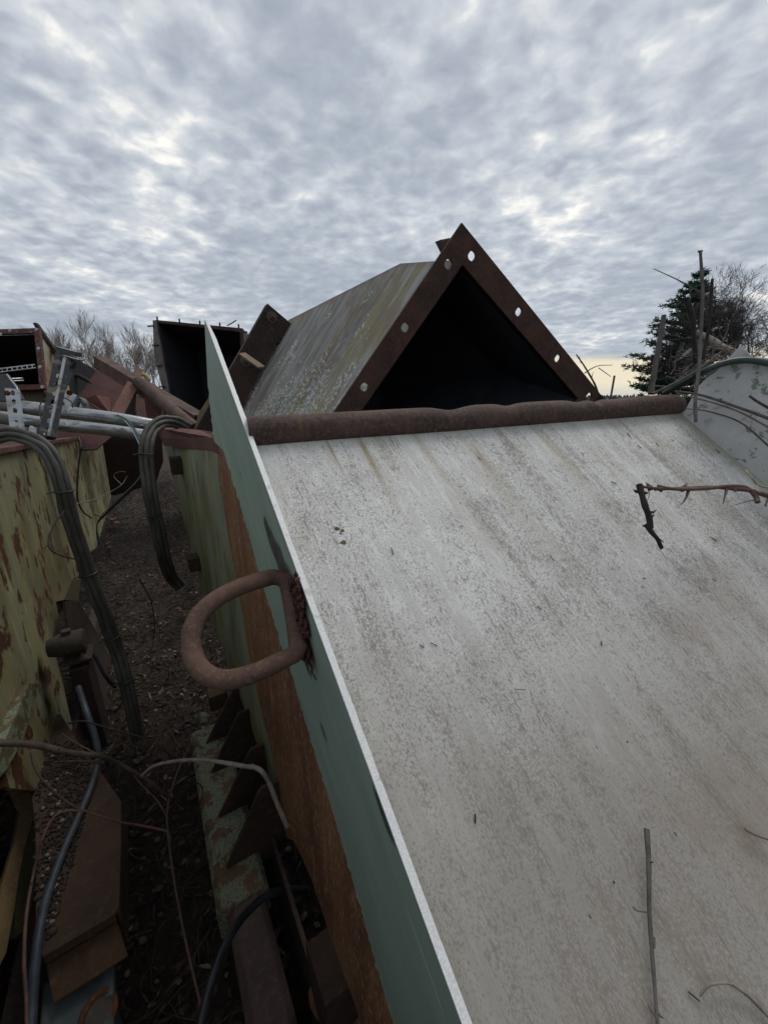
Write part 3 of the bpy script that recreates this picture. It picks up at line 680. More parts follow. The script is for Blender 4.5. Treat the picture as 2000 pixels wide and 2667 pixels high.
# box beam, sleeve and gussets low in the gap
PB0, PB1 = -.04, .12; ZB = .36
g = MB(); prof = [(-.075, -.12), (-.075, -.02), (-.06, 0), (.06, 0), (.075, -.02), (.075, -.12)]
g.profile(prof, T(.88, .045, ZB), T(1.62, .045, ZB)); bs = g.build('base_beam', RUST_LICHEN, chute, bevel=.006)
g = MB(); prof2 = [(-.055, -.11), (-.055, -.028), (-.035, -.008), (.035, -.008), (.055, -.028), (.055, -.11)]
g.profile(prof2, T(-.4, .050, ZB - .006), T(.93, .050, ZB - .006)); g.build('inner_tube', m_rust('brown tube', (.07, .045, .04), (.10, .068, .058), (.13, .09, .07), 1.5), chute, bevel=.005)
for i, (tx, ty, ux, uy) in enumerate(((589, 2264, 683, 2054), (569, 2130, 656, 1952), (550, 2015, 625, 1857), (537, 1937, 609, 1798))):
    tip = PZ(tx, ty, ZB + .003); a = tip.dot(H); up_ = PA(ux, uy, a); pz = up_.z; pp = min(up_.dot(NP), E0p - .02)
    g = MB(); q = [T(a, tip.dot(NP), ZB - .002), T(a, pp - .012, pz - .012), T(a, pp, pz), T(a, E0p - .004, pz - .004), T(a, E0p - .004, ZB - .06), T(a, .12, ZB - .06), T(a, .12, ZB - .002)]
    g.prism(q, .012, -H, NP); g.build('gusset_plate', RUST_DARK, chute, bevel=.001)
g = MB(); g.box(T(1.0, .165, .18), H, NP, UP, 2.0, .012, .40); g.build('lower_web', RUST_DARK, chute)
g = MB(); g.box(T(.55, .19, .25), H, NP, UP, .12, .08, .55); g.build('support_leg', RUST_DARK, chute)
lp = [(800, 2590), (812, 2560), (838, 2540), (895, 2520), (905, 2560), (940, 2680), (935, 2720), (850, 2690), (822, 2655), (806, 2625)]
g = MB(); pl_ = (T(0, E0p - .01, 0), NP); g.prism([PL(x, y, (T(.35, 0, 0), (NP * -.6 + UP * .5 - H * .4).normalized())) for x, y in lp], .03); g.build('jaw_bracket', RUST_ORANGE, chute, bevel=.004)
# dark inner structure of the chute: back web, floor pan, underside supports
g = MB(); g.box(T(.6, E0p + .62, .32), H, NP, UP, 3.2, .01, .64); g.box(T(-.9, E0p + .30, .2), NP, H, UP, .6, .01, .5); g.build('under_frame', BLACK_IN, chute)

# ---------------------------------------------------------------- square duct turned on its corner
A_ = P(1203, 580, 1.30); rv = (P(1570, 1035, 1.30 * 1.38) - A_).normalized(); lv = (P(870, 1075, 1.30 * 1.12) - A_).normalized()
fn = rv.cross(lv).normalized()
if fn.dot(CAM - A_) < 0: fn = -fn
lv = (lv - rv * lv.dot(rv)).normalized(); ax0 = -fn
duct = thing('square_duct', 'big square duct turned on its corner with rusty drilled flange and black mouth', 'duct', (A_.x, A_.y, 0.4))
FWd = .085; LR, LL = .98, 1.0
FL = (A_, fn)
g = MB()
def leg_strip(g, o, d, across, length, holes, hw):
    """flange leg starting at corner o running along d; across points inward"""
    t = 0.0; cuts = []
    for h_ in holes: cuts.append(h_)
    pos = 0.0
    for h_ in cuts:
        a, b = h_ - .035, h_ + .035
        if a > pos: g.prism([o + d * pos, o + d * a, o + d * a + across * FWd, o + d * pos + across * FWd], .012, fn, d)
        g.holed(o + d * h_ + across * FWd / 2, across, d, FWd, .07, hw, hw * 1.0, fn, .012)
        pos = b
    g.prism([o + d * pos, o + d * length, o + d * length + across * FWd, o + d * pos + across * FWd], .012, fn, d)
def along(px, py, o, d): return (PL(px, py, FL) - o).dot(d)
hr_ = [along(x, y, A_, rv) for x, y in ((1233, 661), (1356, 806), (1456, 929), (1537, 1028))]
hl_ = [along(x, y, A_, lv) for x, y in ((1161, 680), (1052, 850), (942, 1003))]
leg_strip(g, A_, rv, lv, LR, hr_ + [hr_[-1] + .22], .030)
leg_strip(g, A_ + lv * FWd, lv, rv, LL - FWd, [h - FWd for h in hl_] + [hl_[-1] - FWd + .24], .030)
Cc = A_ + lv * LL; Dd = A_ + rv * LR
leg_strip(g, Cc + rv * FWd, rv, -lv, LR - FWd * 2, [.25, .5, .75], .030)
leg_strip(g, Dd + lv * FWd, lv, -rv, LL - FWd, [.25, .5, .75], .030)
g.build('front_flange', m_rust('flange rust', (.05, .030, .025), (.095, .052, .041), (.13, .078, .056), 2.2), duct)
# inner lip of the angle iron
g = MB(); i0, i1, i2, i3 = [A_ + rv * a + lv * b + ax0 * .013 for a, b in ((FWd + .001, FWd + .001), (LR - FWd, FWd + .001), (LR - FWd, LL - FWd), (FWd + .001, LL - FWd))]
for a, b, nn in ((i0, i1, lv), (i1, i2, -rv), (i2, i3, -lv), (i3, i0, rv)):
    g.prism([a, b, b + ax0 * .075, a + ax0 * .075], .006, nn)
g.build('inner_lip', RUST_DARK, duct)
# body: section corners follow the bend
s0 = A_ + rv * (FWd - .012) + lv * (FWd - .012) + ax0 * .012
def sect(top_, dl, dr, a, b): return [top_, top_ + dl * a, top_ + dl * a + dr * b, top_ + dr * b]
R1 = P(1043, 685, 1.80); R1 = s0 + ax0 * ((R1 - s0).dot(ax0)) * 1.0
R1 = P(1043, 686, 1.82)
R2 = P(752, 833, 2.45)
bw = LR - 2 * FWd + .024; bh = LL - 2 * FWd + .024
ra = (P(697, 790, 2.30)); rl = P(512, 1115, 2.18); lv2 = (rl - ra).normalized(); rv2 = (rv - lv2 * rv.dot(lv2)).normalized()
S0 = sect(s0, lv, rv, bh, bw); S1 = sect(R1, (lv + lv2 * .35).normalized(), rv, bh, bw); S2 = sect(R2, lv2, rv2, bh, bw)
g = MB()
for (Sa, Sb, ua) in ((S0, S1, 0), (S1, S2, (R1 - s0).length)):
    Ln = (Sb[0] - Sa[0]).length
    for i in range(4):
        j = (i + 1) % 4
        pa = [Sa[i], Sa[j], Sb[j], Sb[i]]
        wd = (Sa[j] - Sa[i]).length
        NX = 10; rws = []
        for q in range(NX + 1):
            t = q / NX; rws.append([(Sa[i] * (1 - t) + Sb[i] * t) * (1 - r / 12) + (Sa[j] * (1 - t) + Sb[j] * t) * (r / 12) for r in range(13)])
        g.grid(rws, (lambda a, b, Ln=Ln, wd=wd, ua=ua, NX=NX, rv_=(i == 3): (ua + Ln * a / NX, (wd * (b / 12 if not rv_ else 1 - b / 12)))), False)
g.build('duct_shell', DUCT, duct, weld=True)
g = MB(); 
cen = lambda Sx: sum(Sx, V((0, 0, 0))) / 4
sh = lambda Sx, k: [q + (cen(Sx) - q).normalized() * k for q in Sx]
T0, T1, T2 = sh([q + ax0 * .001 for q in S0], .03), sh(S1, .03), sh(S2, .03)
for Sa, Sb in ((T0, T1), (T1, T2)):
    for i in range(4):
        j = (i + 1) % 4
        g.grid([[(Sa[i] * (1 - q / 10) + Sb[i] * q / 10) * (1 - r / 12) + (Sa[j] * (1 - q / 10) + Sb[j] * q / 10) * (r / 12) for r in range(13)] for q in range(11)], None, False)
g.face(T2)
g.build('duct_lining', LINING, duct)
# rear flange
g = MB(); q = [ra, ra + lv2 * 1.02]; wv = (P(760, 838, 2.40) - ra).normalized(); W_ = .30
n2 = lv2.cross(wv).normalized()
if n2.dot(CAM - ra) < 0: n2 = -n2
wv = (wv - lv2 * wv.dot(lv2)).normalized()
g.prism([ra, ra + lv2 * 1.05, ra + lv2 * 1.05 + wv * .155, ra + lv2 * .155 + wv * .155, ra + lv2 * .155 + wv * 1.0, ra + wv * 1.0], .05, n2, lv2)
g.build('rear_flange', RUST_DARK, duct, bevel=.002)
g = MB(); g.bolt(PL(708, 826, (ra, n2)) + n2 * .001, n2, .022, .02, .02); g.build('bolt', BEAM_GREY, duct)
g = MB(); g.bolt(PL(640, 940, (ra, n2)) + n2 * .001, n2, .022, .02, .02); g.build('bolt', BEAM_GREY, duct)
g = MB(); g.beam(P(631, 921, 2.1), P(682, 957, 1.95), .035, .008, n2); g.build('tie_bar', m_rust('tan rust', (.14, .09, .06), (.20, .14, .09), (.26, .19, .12)), duct)
g = MB(); g.prism([PL(x, y, (A_ + ax0 * .03, fn)) for x, y in ((1147, 624), (1180, 618), (1195, 640), (1165, 660))], .05, fn); g.build('lifting_lug', BEAM_GREY, duct, bevel=.002)
# orange web seen at the left of the rear flange (the next duct section's return)
g = MB(); g.prism([P(x, y, 2.3) for x, y in ((505, 1120), (518, 1075), (566, 1001), (582, 1000), (580, 1020), (522, 1125))], .03); g.build('flange_return', m_rust('tan rust return', (.12, .085, .055), (.19, .13, .08), (.24, .17, .1)), duct)

# ---------------------------------------------------------------- background machines on the left
# tall black mouthed hood
hood = thing('steel_hood', 'tall black-mouthed steel hood with studs along its rim, in front of the bare trees', 'hood', P(500, 1180, 5.6) * 1.0)
BASE[hood.name] = V(hood.location)
HM = [P(405, 833, 5.5), P(632, 855, 5.3), P(640, 1010, 5.2), P(560, 1085, 5.2), P(446, 1075, 5.4)]
pln = plane3(HM[0], HM[1], HM[4]); HMf = [PL(x, y, pln) for x, y in ((405, 833), (632, 855), (640, 1000), (560, 1110), (450, 1100))]
hn = pln[1] if pln[1].dot(CAM - HMf[0]) > 0 else -pln[1]
def inset(poly, k):
    c = sum(poly, V((0, 0, 0))) / len(poly); return [p + (c - p).normalized() * k for p in poly]
In = inset(HMf, .06)
g = MB()
for i in range(5):
    j = (i + 1) % 5; g.prism([HMf[i], HMf[j], In[j], In[i]], .03, hn)
g.build('rim', RUST_DARK, hood)
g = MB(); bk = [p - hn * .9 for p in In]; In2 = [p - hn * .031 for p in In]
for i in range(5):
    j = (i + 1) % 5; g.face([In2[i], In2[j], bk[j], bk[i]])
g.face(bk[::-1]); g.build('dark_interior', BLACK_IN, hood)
g = MB(); bkO = [p - hn * .95 for p in HMf]; sideL = P(401, 838, 5.6)
g.face([HMf[0] - hn * .03, HMf[4] - hn * .03, bkO[4] + V((0, 0, 0)), bkO[0]], [(0, 0), (0, 1), (.9, 1), (.9, 0)])
for i in range(4):
    g.face([HMf[i] - hn * .03, HMf[i + 1] - hn * .03, bkO[i + 1], bkO[i]])
g.build('hood_shell', BEAM_GREY, hood)
sp_pl = [PL(x, y, pln) for x, y in ((401, 836), (409, 836), (444, 1025), (430, 1030), (405, 930))]
g = MB(); g.prism([p + hn * .02 for p in sp_pl], .25, hn); g.build('side_flange', m_plain('grey weathered board', (.13, .12, .11), (.08, .072, .065), .85, 14, (1, 1, .3)), hood)
for (x, y) in ((409, 830), (467, 836), (520, 841), (572, 846), (621, 850)):
    c = PL(x, y + 4, pln) + hn * -.015; g = MB(); g.tube([c, c + V((0, 0, .055))], .011, 6); g.build('stud', RUST_DARK, hood)
for (x, y) in ((399, 852), (411, 901), (420, 954), (429, 1009), (640, 868)):
    c = PL(x, y, pln) + hn * .035; g = MB(); g.tube([c - V((.05, 0, .005)), c + V((.04, 0, 0))], .011, 6); g.build('stud', RUST, hood)
g = MB(); g.tube([P(592, 848, 5.3), P(604, 842, 5.3), P(616, 834, 5.3)], .008, 5); g.build('loose_wire', BARK_DARK, hood)

# left box duct
bx = thing('box_duct', 'rectangular duct with rusty flange, black opening and cream rust-streaked side', 'duct', (P(60, 1100, 3.4).x, P(60, 1100, 3.4).y, .6))
d0 = 3.3; bp_ = plane3(P(-60, 863, d0), P(98, 855, d0), P(115, 1013, d0 * .985)); bn = bp_[1] if bp_[1].dot(CAM - bp_[0]) > 0 else -bp_[1]
O = [PL(x, y, bp_) for x, y in ((-140, 862), (102, 854), (119, 1013), (-140, 1022))]; I = [PL(x, y, bp_) for x, y in ((-125, 873), (90, 867), (103, 1001), (-125, 1005))]
for i, (nm) in enumerate(('top', 'right', 'low', 'left')):
    j = (i + 1) % 4; g = MB(); g.prism([O[i], O[j], I[j], I[i]], .025, bn); g.build('flange_bar', m_rust('flange mixed', (.085, .035, .03), (.13, .055, .045), (.25, .26, .22), 1.0) if i < 2 else RUST_RED, bx)
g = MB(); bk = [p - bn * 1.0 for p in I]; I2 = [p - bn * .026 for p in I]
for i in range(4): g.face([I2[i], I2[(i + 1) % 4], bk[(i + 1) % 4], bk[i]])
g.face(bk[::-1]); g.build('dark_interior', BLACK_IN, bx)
for (x, y) in ((28, 861), (97, 859), (3, 871), (102, 908), (106, 956), (112, 1008)):
    g = MB(); g.bolt(PL(x, y, bp_) + bn * .002, bn, .010, .006); g.build('bolt', m_plain('pale spot', (.5, .5, .5)), bx)
g = MB(); sq = [P(x, y, d) for x, y, d in ((108, 876, 3.32), (150, 935, 3.5), (150, 955, 3.5), (180, 1005, 3.5), (190, 1040, 3.5), (130, 1040, 3.3), (119, 1012, 3.28))]
g.prism(sq, .02)
for k, f in enumerate(g.f): g.uv[k] = [((g.v[i]).dot(H), g.v[i].z) for i in f]
g.build('side_panel', DULL_WHITE, bx)
g = MB(); g.prism([P(x, y, 3.42) for x, y in ((86, 841), (95, 840), (104, 853), (150, 918), (150, 940), (108, 876), (94, 856))], .03); g.build('corner_angle', RUST_DARK, bx)
g = MB(); g.prism([P(x, y, 3.36) for x, y in ((40, 1016), (113, 1013), (122, 1045), (100, 1055), (60, 1050), (40, 1035))], .02); g.build('lower_panel', m_rust('brown grey sheet', (.08, .06, .048), (.12, .09, .07), (.16, .13, .1)), bx)
# ladder rack inside the mouth
g = MB()
for (a, b) in (((-40, 966), (92, 950)), ((-40, 975), (95, 958))): g.tube([P(*a, 3.0), P(*b, 3.15)], .007, 5)
for k in range(9):
    x = -20 + k * 13; g.tube([P(x, 963.5 - (x + 20) * .12, 3.05), P(x + 2, 972 - (x + 20) * .12, 3.05)], .005, 4)
tag(g.build('cable_rack', GALV), 'thin galvanised cable rack sticking across the black duct opening at the left edge', 'rack')
g = MB(); g.tube([P(26, 987, 3.0), P(60, 985, 3.1)], .006, 5); g.tube([P(30, 993, 3.0), P(62, 991, 3.1)], .006, 5)
tag(g.build('threaded_rods', GALV), 'pair of short threaded rods with rusty ends in front of the black duct opening', 'rods')

# torn sheet metal
g = MB()
tp = [(186, 942), (205, 947), (216, 951), (228, 950), (245, 960), (262, 969), (280, 967), (300, 975), (360, 1000), (395, 1040), (425, 1110), (380, 1110), (300, 1130), (250, 1170), (140, 1175), (140, 1100), (200, 1080), (205, 1025), (188, 1010)]
g.prism(noisy([(x, y) for x, y in tp] + [tp[0]], plane3(P(186, 942, 4.0), P(395, 1040, 3.9), P(215, 1065, 3.6)), 2, 8)[:-1], .012)
sheet = g.build('torn_sheet', m_rust('maroon sheet', (.055, .022, .022), (.08, .033, .03), (.11, .05, .04), .8)); tag(sheet, 'big torn maroon sheet of steel behind the galvanised pipes', 'steel sheet')
g = MB(); g.tube([P(x, y, 3.7) for x, y in ((186, 971), (210, 981), (228, 990), (240, 1000))], [.012, .02, .018, .004], 6); g.build('folded_lip', RUST_DARK, sheet)
g = MB()
cr = [[(205, 1018), (222, 1030), (245, 1075), (225, 1085)], [(222, 1040), (250, 1028), (288, 1036), (288, 1078)], [(222, 1040), (270, 1076), (288, 1078), (262, 1082)]]
dd = [[3.5, 3.45, 3.4, 3.4], [3.45, 3.3, 3.4, 3.35], [3.4, 3.15, 3.35, 3.3]]
for poly, ds in zip(cr, dd): g.face([P(x, y, d) for (x, y), d in zip(poly, ds)]); g.face([P(x, y, d + .01) for (x, y), d in zip(reversed(poly), reversed(ds))])
tag(g.build('crumpled_plate', m_rust('pinkish rust', (.13, .055, .045), (.19, .085, .07), (.24, .12, .1), 1.2)), 'small crumpled pinkish rusty plate lying against the torn maroon sheet', 'steel plate')
# lower dark sheets seen through the gap between the machines
g = MB(); g.prism([P(x, y, 4.6) for x, y in ((262, 1120), (420, 1120), (425, 1200), (405, 1260), (300, 1290), (290, 1290))], .01)
sh2 = tag(g.build('lower_sheet', m_rust('dark maroon', (.028, .016, .016), (.04, .022, .02), (.06, .035, .03), .8)), 'dark maroon steel sheet closing the far end of the gap', 'steel sheet')

# rusty frame: angle beam, tube, post
fr = thing('scrap_framework', 'collapsed rusty frame of a long angle beam, a round tube and a short post', 'steel frame', (P(380, 1040, 3.0).x, P(380, 1040, 3.0).y, 1.0))
g = MB(); a, b = P(262, 944, 3.3), P(521, 1098, 2.75); t = .012; hh = .10
g.profile([(-.05, -hh / 2), (-.05, hh / 2), (.05, hh / 2), (.05, hh / 2 - t), (-.05 + t, hh / 2 - t), (-.05 + t, -hh / 2)], b, a)
g.build('angle_beam', RUST_PIPE, fr, bevel=.002)
g = MB(); g.tube(catmull([P(360, 996, 2.95), P(385, 1012, 2.9), P(440, 1060, 2.75), P(510, 1118, 2.6)], 5), .045, 16); g.build('round_tube', RUST_PIPE, fr)
g = MB(); g.beam(P(345, 1005, 2.95), P(300, 1090, 2.75), .075, .06, H); g.build('post', m_rust('pink rust', (.15, .075, .06), (.21, .11, .085), (.25, .14, .1)), fr, bevel=.003)
g = MB(); g.beam(P(364, 962, 3.15), P(358, 985, 3.1), .05, .03, H); g.build('stub', m_rust('pink rust stub', (.14, .08, .065), (.2, .11, .09), (.25, .14, .1)), fr, bevel=.002)
g = MB(); g.prism([P(x, y, 2.95) for x, y in ((372, 1010), (392, 1010), (420, 1062), (424, 1110), (385, 1100), (378, 1050))], .03); g.build('web_plate', RUST_RED, fr)
g = MB(); g.prism([P(x, y, 3.0) for x, y in ((338, 1030), (352, 1010), (350, 1060), (357, 1100), (310, 1095))], .02); g.build('torn_web', RUST_DARK, fr)
# yellow hose and tan mesh behind
g = MB(); g.tube(catmull([P(x, y, 3.4) for x, y in ((364, 977), (374, 976), (383, 980), (386, 992))], 5), .016, 8); tag(g.build('yellow_hose', YELLOW), 'short curved yellow hose end hooked over the rusty beam', 'hose')
g = MB(); 
for k in range(6):
    g.tube([P(360 + k * 4.5, 1018 + k, 3.9), P(358 + k * 5.5, 1090, 3.9)], .012, 5)
for k in range(9): g.tube([P(358, 1022 + k * 8, 3.91), P(388, 1020 + k * 8, 3.91)], .009, 5)
tag(g.build('wire_mesh', YELLOW_DUST), 'pale tan wire mesh panel seen through the rusty frame', 'mesh')
g = MB(); g.beam(P(429, 1055, 3.4), P(432, 1105, 3.4), .03, .03, H); tag(g.build('short_post', BARK_DARK), 'short dark upright post below the round tube', 'post')

# ---------------------------------------------------------------- left machine
PLW = -.5
LW = (T(0, PLW, 0), NP)
lm = thing('steel_tank', 'olive-painted rust-patched steel machine wall with a rusty top flange on the left', 'machine', T(1.0, PLW - .1, 0))
lw = [(-420, 1230), (0, 1166), (120, 1150), (205, 1140), (272, 1132), (280, 1200), (292, 1290), (272, 1360), (253, 1425), (232, 1440), (208, 1475), (205, 1505), (198, 1560), (175, 1580), (155, 1598), (137, 1664), (148, 1715), (160, 1757), (190, 1895), (150, 1990), (90, 2060), (10, 2050), (-420, 2300)]
g = MB(); pts = [PL(x, y, LW) for x, y in lw]; g.prism(pts, .012, NP, H)
for k, f in enumerate(g.f): g.uv[k] = [((g.v[i]).dot(H), g.v[i].z) for i in f]
g.build('wall_panel', OLIVE, lm)
g = MB(); a0, a1 = PL(-420, 1222, LW), PL(205, 1139, LW)
ztop = a1.z
fa, fb = PL(-200, 1198, LW), PL(207, 1140, LW)
g.beam(T(fa.dot(H) - .6, PLW - .03, fa.z + .03), T(fb.dot(H), PLW - .03, fb.z), .10, .022); g.build('top_flange', RUST_RED, lm, bevel=.002)
# diagonal stiffener and folded flange
g = MB(); g.prism([PL(x, y, (T(0, PLW + .03, 0), NP)) for x, y in ((78, 1778), (108, 1780), (62, 1930), (22, 2004), (-10, 2040), (-14, 1990))], .03); g.build('stiffener', m_rust('olive rib', (.075, .055, .028), (.10, .08, .04), (.13, .11, .06), 2, lichen=.45), lm, bevel=.004)
cf = [(-8, 1985), (22, 1965), (66, 2016), (92, 2090), (89, 2131), (70, 2200), (52, 2286), (41, 2367), (20, 2480), (0, 2520), (-20, 2500), (4, 2312), (37, 2200), (55, 2105), (30, 2050), (8, 2000)]
fp = (T(.9, PLW + .06, 0), (NP * .75 + UP * .6 - H * .25).normalized())
g = MB(); g.prism([PL(x, y, fp) for x, y in cf], .02); g.build('curved_flange', m_rust('brown olive', (.13, .08, .04), (.18, .12, .05), (.22, .17, .09)), lm, bevel=.004)
cf2 = [(92, 2090), (110, 2100), (120, 2150), (115, 2210), (95, 2300), (70, 2420), (41, 2440), (41, 2367), (52, 2286), (70, 2200), (89, 2131)]
g = MB(); g.prism([PL(x, y, (fp[0] - UP * .02, fp[1])) for x, y in cf2], .02); g.build('inner_flange', m_rust('moss steel', (.035, .035, .012), (.055, .05, .02), (.07, .07, .03)), lm)
# folded guard plate with bright edge
g = MB(); g.prism([PL(x, y, (T(0, PLW + .03, 0), NP)) for x, y in ((166, 1563), (188, 1512), (211, 1506), (206, 1566))], .03); g.build('folded_tab', m_rust('tan tab', (.08, .06, .03), (.11, .085, .04), (.14, .11, .06), 2), lm, bevel=.002)
g = MB(); g.prism([PL(x, y, (T(0, PLW + .055, 0), NP)) for x, y in ((170, 1566), (205, 1563), (250, 1640), (300, 1735), (320, 1790), (330, 1900), (250, 1880), (240, 1740), (180, 1640))], .01); g.build('guard_plate', RUST_DARK, lm)
g = MB(); g.tube([PL(x, y, (T(0, PLW + .062, 0), NP)) for x, y in ((205, 1565), (250, 1642), (300, 1737))], .0025, 6); g.build('guard_edge', m_plain('worn yellow edge', (.30, .28, .16)), lm)
# bearing block
bc = P(197, 1672, 1.62)
g = MB(); g.tube([bc - NP * .09, bc - NP * .04, bc + NP * .03, bc + NP * .035], [.035, .05, .05, .035], 16); g.box(bc - UP * .065, H, NP, UP, .12, .10, .012); g.box(bc + UP * .05 - NP * .02, H, NP, UP, .03, .03, .03)
g.build('bearing_block', m_rust('greasy steel', (.035, .028, .024), (.055, .042, .034), (.09, .07, .05), 1.5), lm, bevel=.003)
for dp_ in (-.04, .03):
    g = MB(); g.bolt(bc - UP * .058 + H * .045 * (1 if dp_ > 0 else -1) + NP * .02, UP, .010, .012, .012); g.build('bolt', BEAM_GREY, lm)
g = MB(); g.box(bc - UP * .30 + NP * .0, H, NP, UP, .14, .06, .42); g.build('pedestal', RUST_DARK, lm)
g = MB(); g.box(T(1.6, PLW - .05, .08), H, NP, UP, 4.0, .05, .16); g.box(T(1.0, PLW - .36, .7), H, NP, UP, 4.6, .012, 1.4); g.box(T(1.0, PLW - .19, 1.40), H, NP, UP, 4.6, .33, .012); g.build('base_frame', RUST_DARK, lm)

# trough plate with debris, below the wall
tr = thing('rusty_base_plate', 'broad rusty base plate covered in soil and gravel, low at the bottom left', 'base plate', T(.9, -.4, 0))
ZT = .5
tpx = [(120, 1880), (129, 1863), (159, 1859), (199, 1924), (259, 2005), (316, 2086), (316, 2194), (312, 2360), (296, 2384), (111, 2493), (92, 2441), (95, 2300), (92, 2146), (74, 2005)]
g = MB(); g.prism([PZ(x, y, ZT) for x, y in tpx], .012, UP); g.build('plate', m_rust('plate rust', (.04, .024, .016), (.065, .038, .024), (.085, .055, .035)), tr, bevel=.002)
g = MB(); a, b = PZ(111, 2493, ZT - .012), PZ(300, 2382, ZT - .012); g.prism([a, b, b - UP * .03 , a - UP * .03], .01)
g.prism([a - UP * .031 + (a - b).normalized() * -.0, b - UP * .031, b - UP * .031 + V((.06, -.055, -.02)), a - UP * .031 + V((.06, -.055, -.02))], .01); g.build('stepped_edge', m_rust('dark orange rust', (.05, .026, .014), (.08, .045, .022), (.11, .065, .035)), tr, bevel=.002)
e1, e2 = PZ(316, 2086, ZT), PZ(312, 2360, ZT); g = MB(); g.prism([PZ(259, 2005, ZT - .013), PZ(316, 2086, ZT - .013), e2 - UP * .013, e2 - UP * .13, PZ(316, 2086, ZT - .013) - UP * .12], .008); g.build('side_skirt', RUST_DARK, tr)
g = MB()
for i in range(2200):
    t = rnd.random(); x = 95 + rnd.gauss(80, 42) ; y = 1930 + 520 * t
    if x < 88 or x > 250 or (x > 235 - 150 * max(0, t - .3)): continue
    c = PZ(x, y, ZT + .003); r = rnd.uniform(.002, .006) * (1.8 if rnd.random() < .05 else 1)
    g.blob(c, r, (1, rnd.uniform(.6, 1), .7), 4, .5, i)
tag(g.build('debris', SOIL_BITS), 'loose soil, chips and gravel lying on the rusty base plate', 'debris', kind='stuff')
g = MB()
for i in range(46):
    t = rnd.random(); x = 110 + rnd.uniform(0, 90) * (1 - t * .6); y = 1950 + 480 * t; c = PZ(x, y, ZT + .006); g.blob(c, rnd.uniform(.003, .008), (1, .8, .6), 5, .5, i)
tag(g.build('pale_chips', m_plain('pale chips', (.22, .18, .15), (.14, .11, .09), .8, 30)), 'pale stone chips among the soil on the rusty base plate', 'stone chips', kind='stuff')
# grey gear housing
gh = thing('gear_housing', 'grey blue cast housing with a rusty round port at the bottom left', 'housing', T(.4, -.35, 0))
ZG = .40
ghp = [(112, 2560), (262, 2480), (300, 2474), (298, 2588), (262, 2600), (222, 2660), (150, 2760), (90, 2800)]
g = MB(); g.prism([PZ(x, y, ZG) for x, y in ghp], .03, UP); g.build('top_face', GREYBLUE, gh, bevel=.008)
q = [PZ(x, y, ZG - .0305) for x, y in ((298, 2588), (262, 2600), (222, 2660), (150, 2760), (300, 2800))]
g = MB(); g.prism(q, .2, UP); g.build('lower_body', GREYBLUE, gh, bevel=.008)
pc = PZ(258, 2640, ZG - .015); rows = []
g = MB(); nn = (UP * .6 - H * .5 + NP * .35).normalized(); u = nn.orthogonal().normalized(); v_ = nn.cross(u)
for k in range(25): pass
ringp = [pc + (u * cos(2 * pi * k / 24) + v_ * sin(2 * pi * k / 24)) * .034 for k in range(25)]; g.tube(ringp, .007, 8, False); g.build('port_ring', RUST_ORANGE, gh)
g = MB(); g.tube([pc - nn * .03, pc + nn * .002], .032, 20); g.build('port_plug', BEAM_GREY, gh)

# ---------------------------------------------------------------- pipes, struts, cables on the left
def px_tube(name, pts, r, mt, label, cat, group=None, sides=14, n=6):
    g = MB(); q = catmull([P(x, y, d) for x, y, d in pts], n); g.tube(q, r, sides); o_ = g.build(name, mt)
    return tag(o_, label, cat, group)
cd1 = px_tube('conduit_pipe', [(-60, 1048, 2.15), (0, 1053, 2.2), (150, 1071, 2.25), (300, 1090, 2.35), (402, 1107, 2.45)], .038, GALV, 'upper galvanised pipe lying across to the cable loop', 'pipe', 'galvanised pipes at the left')
cd2 = px_tube('conduit_pipe', [(-60, 1082, 2.1), (0, 1087, 2.12), (150, 1106, 2.2), (300, 1122, 2.3), (396, 1136, 2.38)], .036, GALV, 'lower galvanised pipe just below the upper one', 'pipe', 'galvanised pipes at the left')
px_tube('conduit_pipe', [(-60, 1112, 2.0), (40, 1122, 2.05), (140, 1136, 2.1)], .024, GALV_DARK, 'thin dull pipe beneath the two galvanised pipes, near the left edge', 'pipe', 'galvanised pipes at the left')
def strut(name, p0, p1, wd, depth_, nh, hw, hl, mt, label, back=0):
    """perforated channel from p0 to p1: holed web plus two side flanges"""
    g = MB(); dv_ = (p1 - p0).normalized(); nf = (CAM - (p0 + p1) / 2); nf = (nf - dv_ * nf.dot(dv_)).normalized(); du = dv_.cross(nf)
    L = (p1 - p0).length / nh
    for k in range(nh): g.holed(p0 + dv_ * L * (k + .5) , du, dv_, wd, L, hw, hl, nf, .003)
    for s_ in (1, -1):
        c = (p0 + p1) / 2 + du * s_ * (wd / 2 + .0016) - nf * depth_ / 2; g.box(c, du, dv_, nf, .003, (p1 - p0).length, depth_)
    return tag(g.build(name, mt), label, 'strut')
strut('slotted_strut', P(33, 1012, 1.75), P(48, 1128, 1.72), .043, .02, 5, .014, .026, GALV, 'short upright galvanised slotted strut in front of the pipes near the left edge')
st = strut('slotted_strut', P(166, 925, 1.95), P(125, 1134, 1.8), .058, .03, 9, .024, .030, GALV_DARK, 'tall leaning dark slotted strut rising above the pipes')
g = MB(); c = P(180, 916, 1.97); ux = (P(205, 924, 1.97) - P(155, 910, 1.97)).normalized(); g.box(c, ux, UP.cross(ux), UP, .108, .04, .022)
g.box(c - UP * .028 + ux * .005, ux, UP.cross(ux), UP, .10, .035, .006)
tag(g.build('strut_cap', GALV_DARK), 'dark channel offcut capping the top of the tall leaning strut', 'channel')
px_tube('steel_rod', [(170, 930, 1.86), (150, 1030, 1.8), (128, 1136, 1.74)], .0065, GALV, 'thin straight rod standing in front of the tall leaning strut', 'rod', sides=8)
strut('slotted_strut', P(190, 935, 2.02), P(158, 1010, 1.98), .042, .03, 3, .018, .026, GALV_DARK, 'short dark slotted strut bolted behind the top of the tall one')
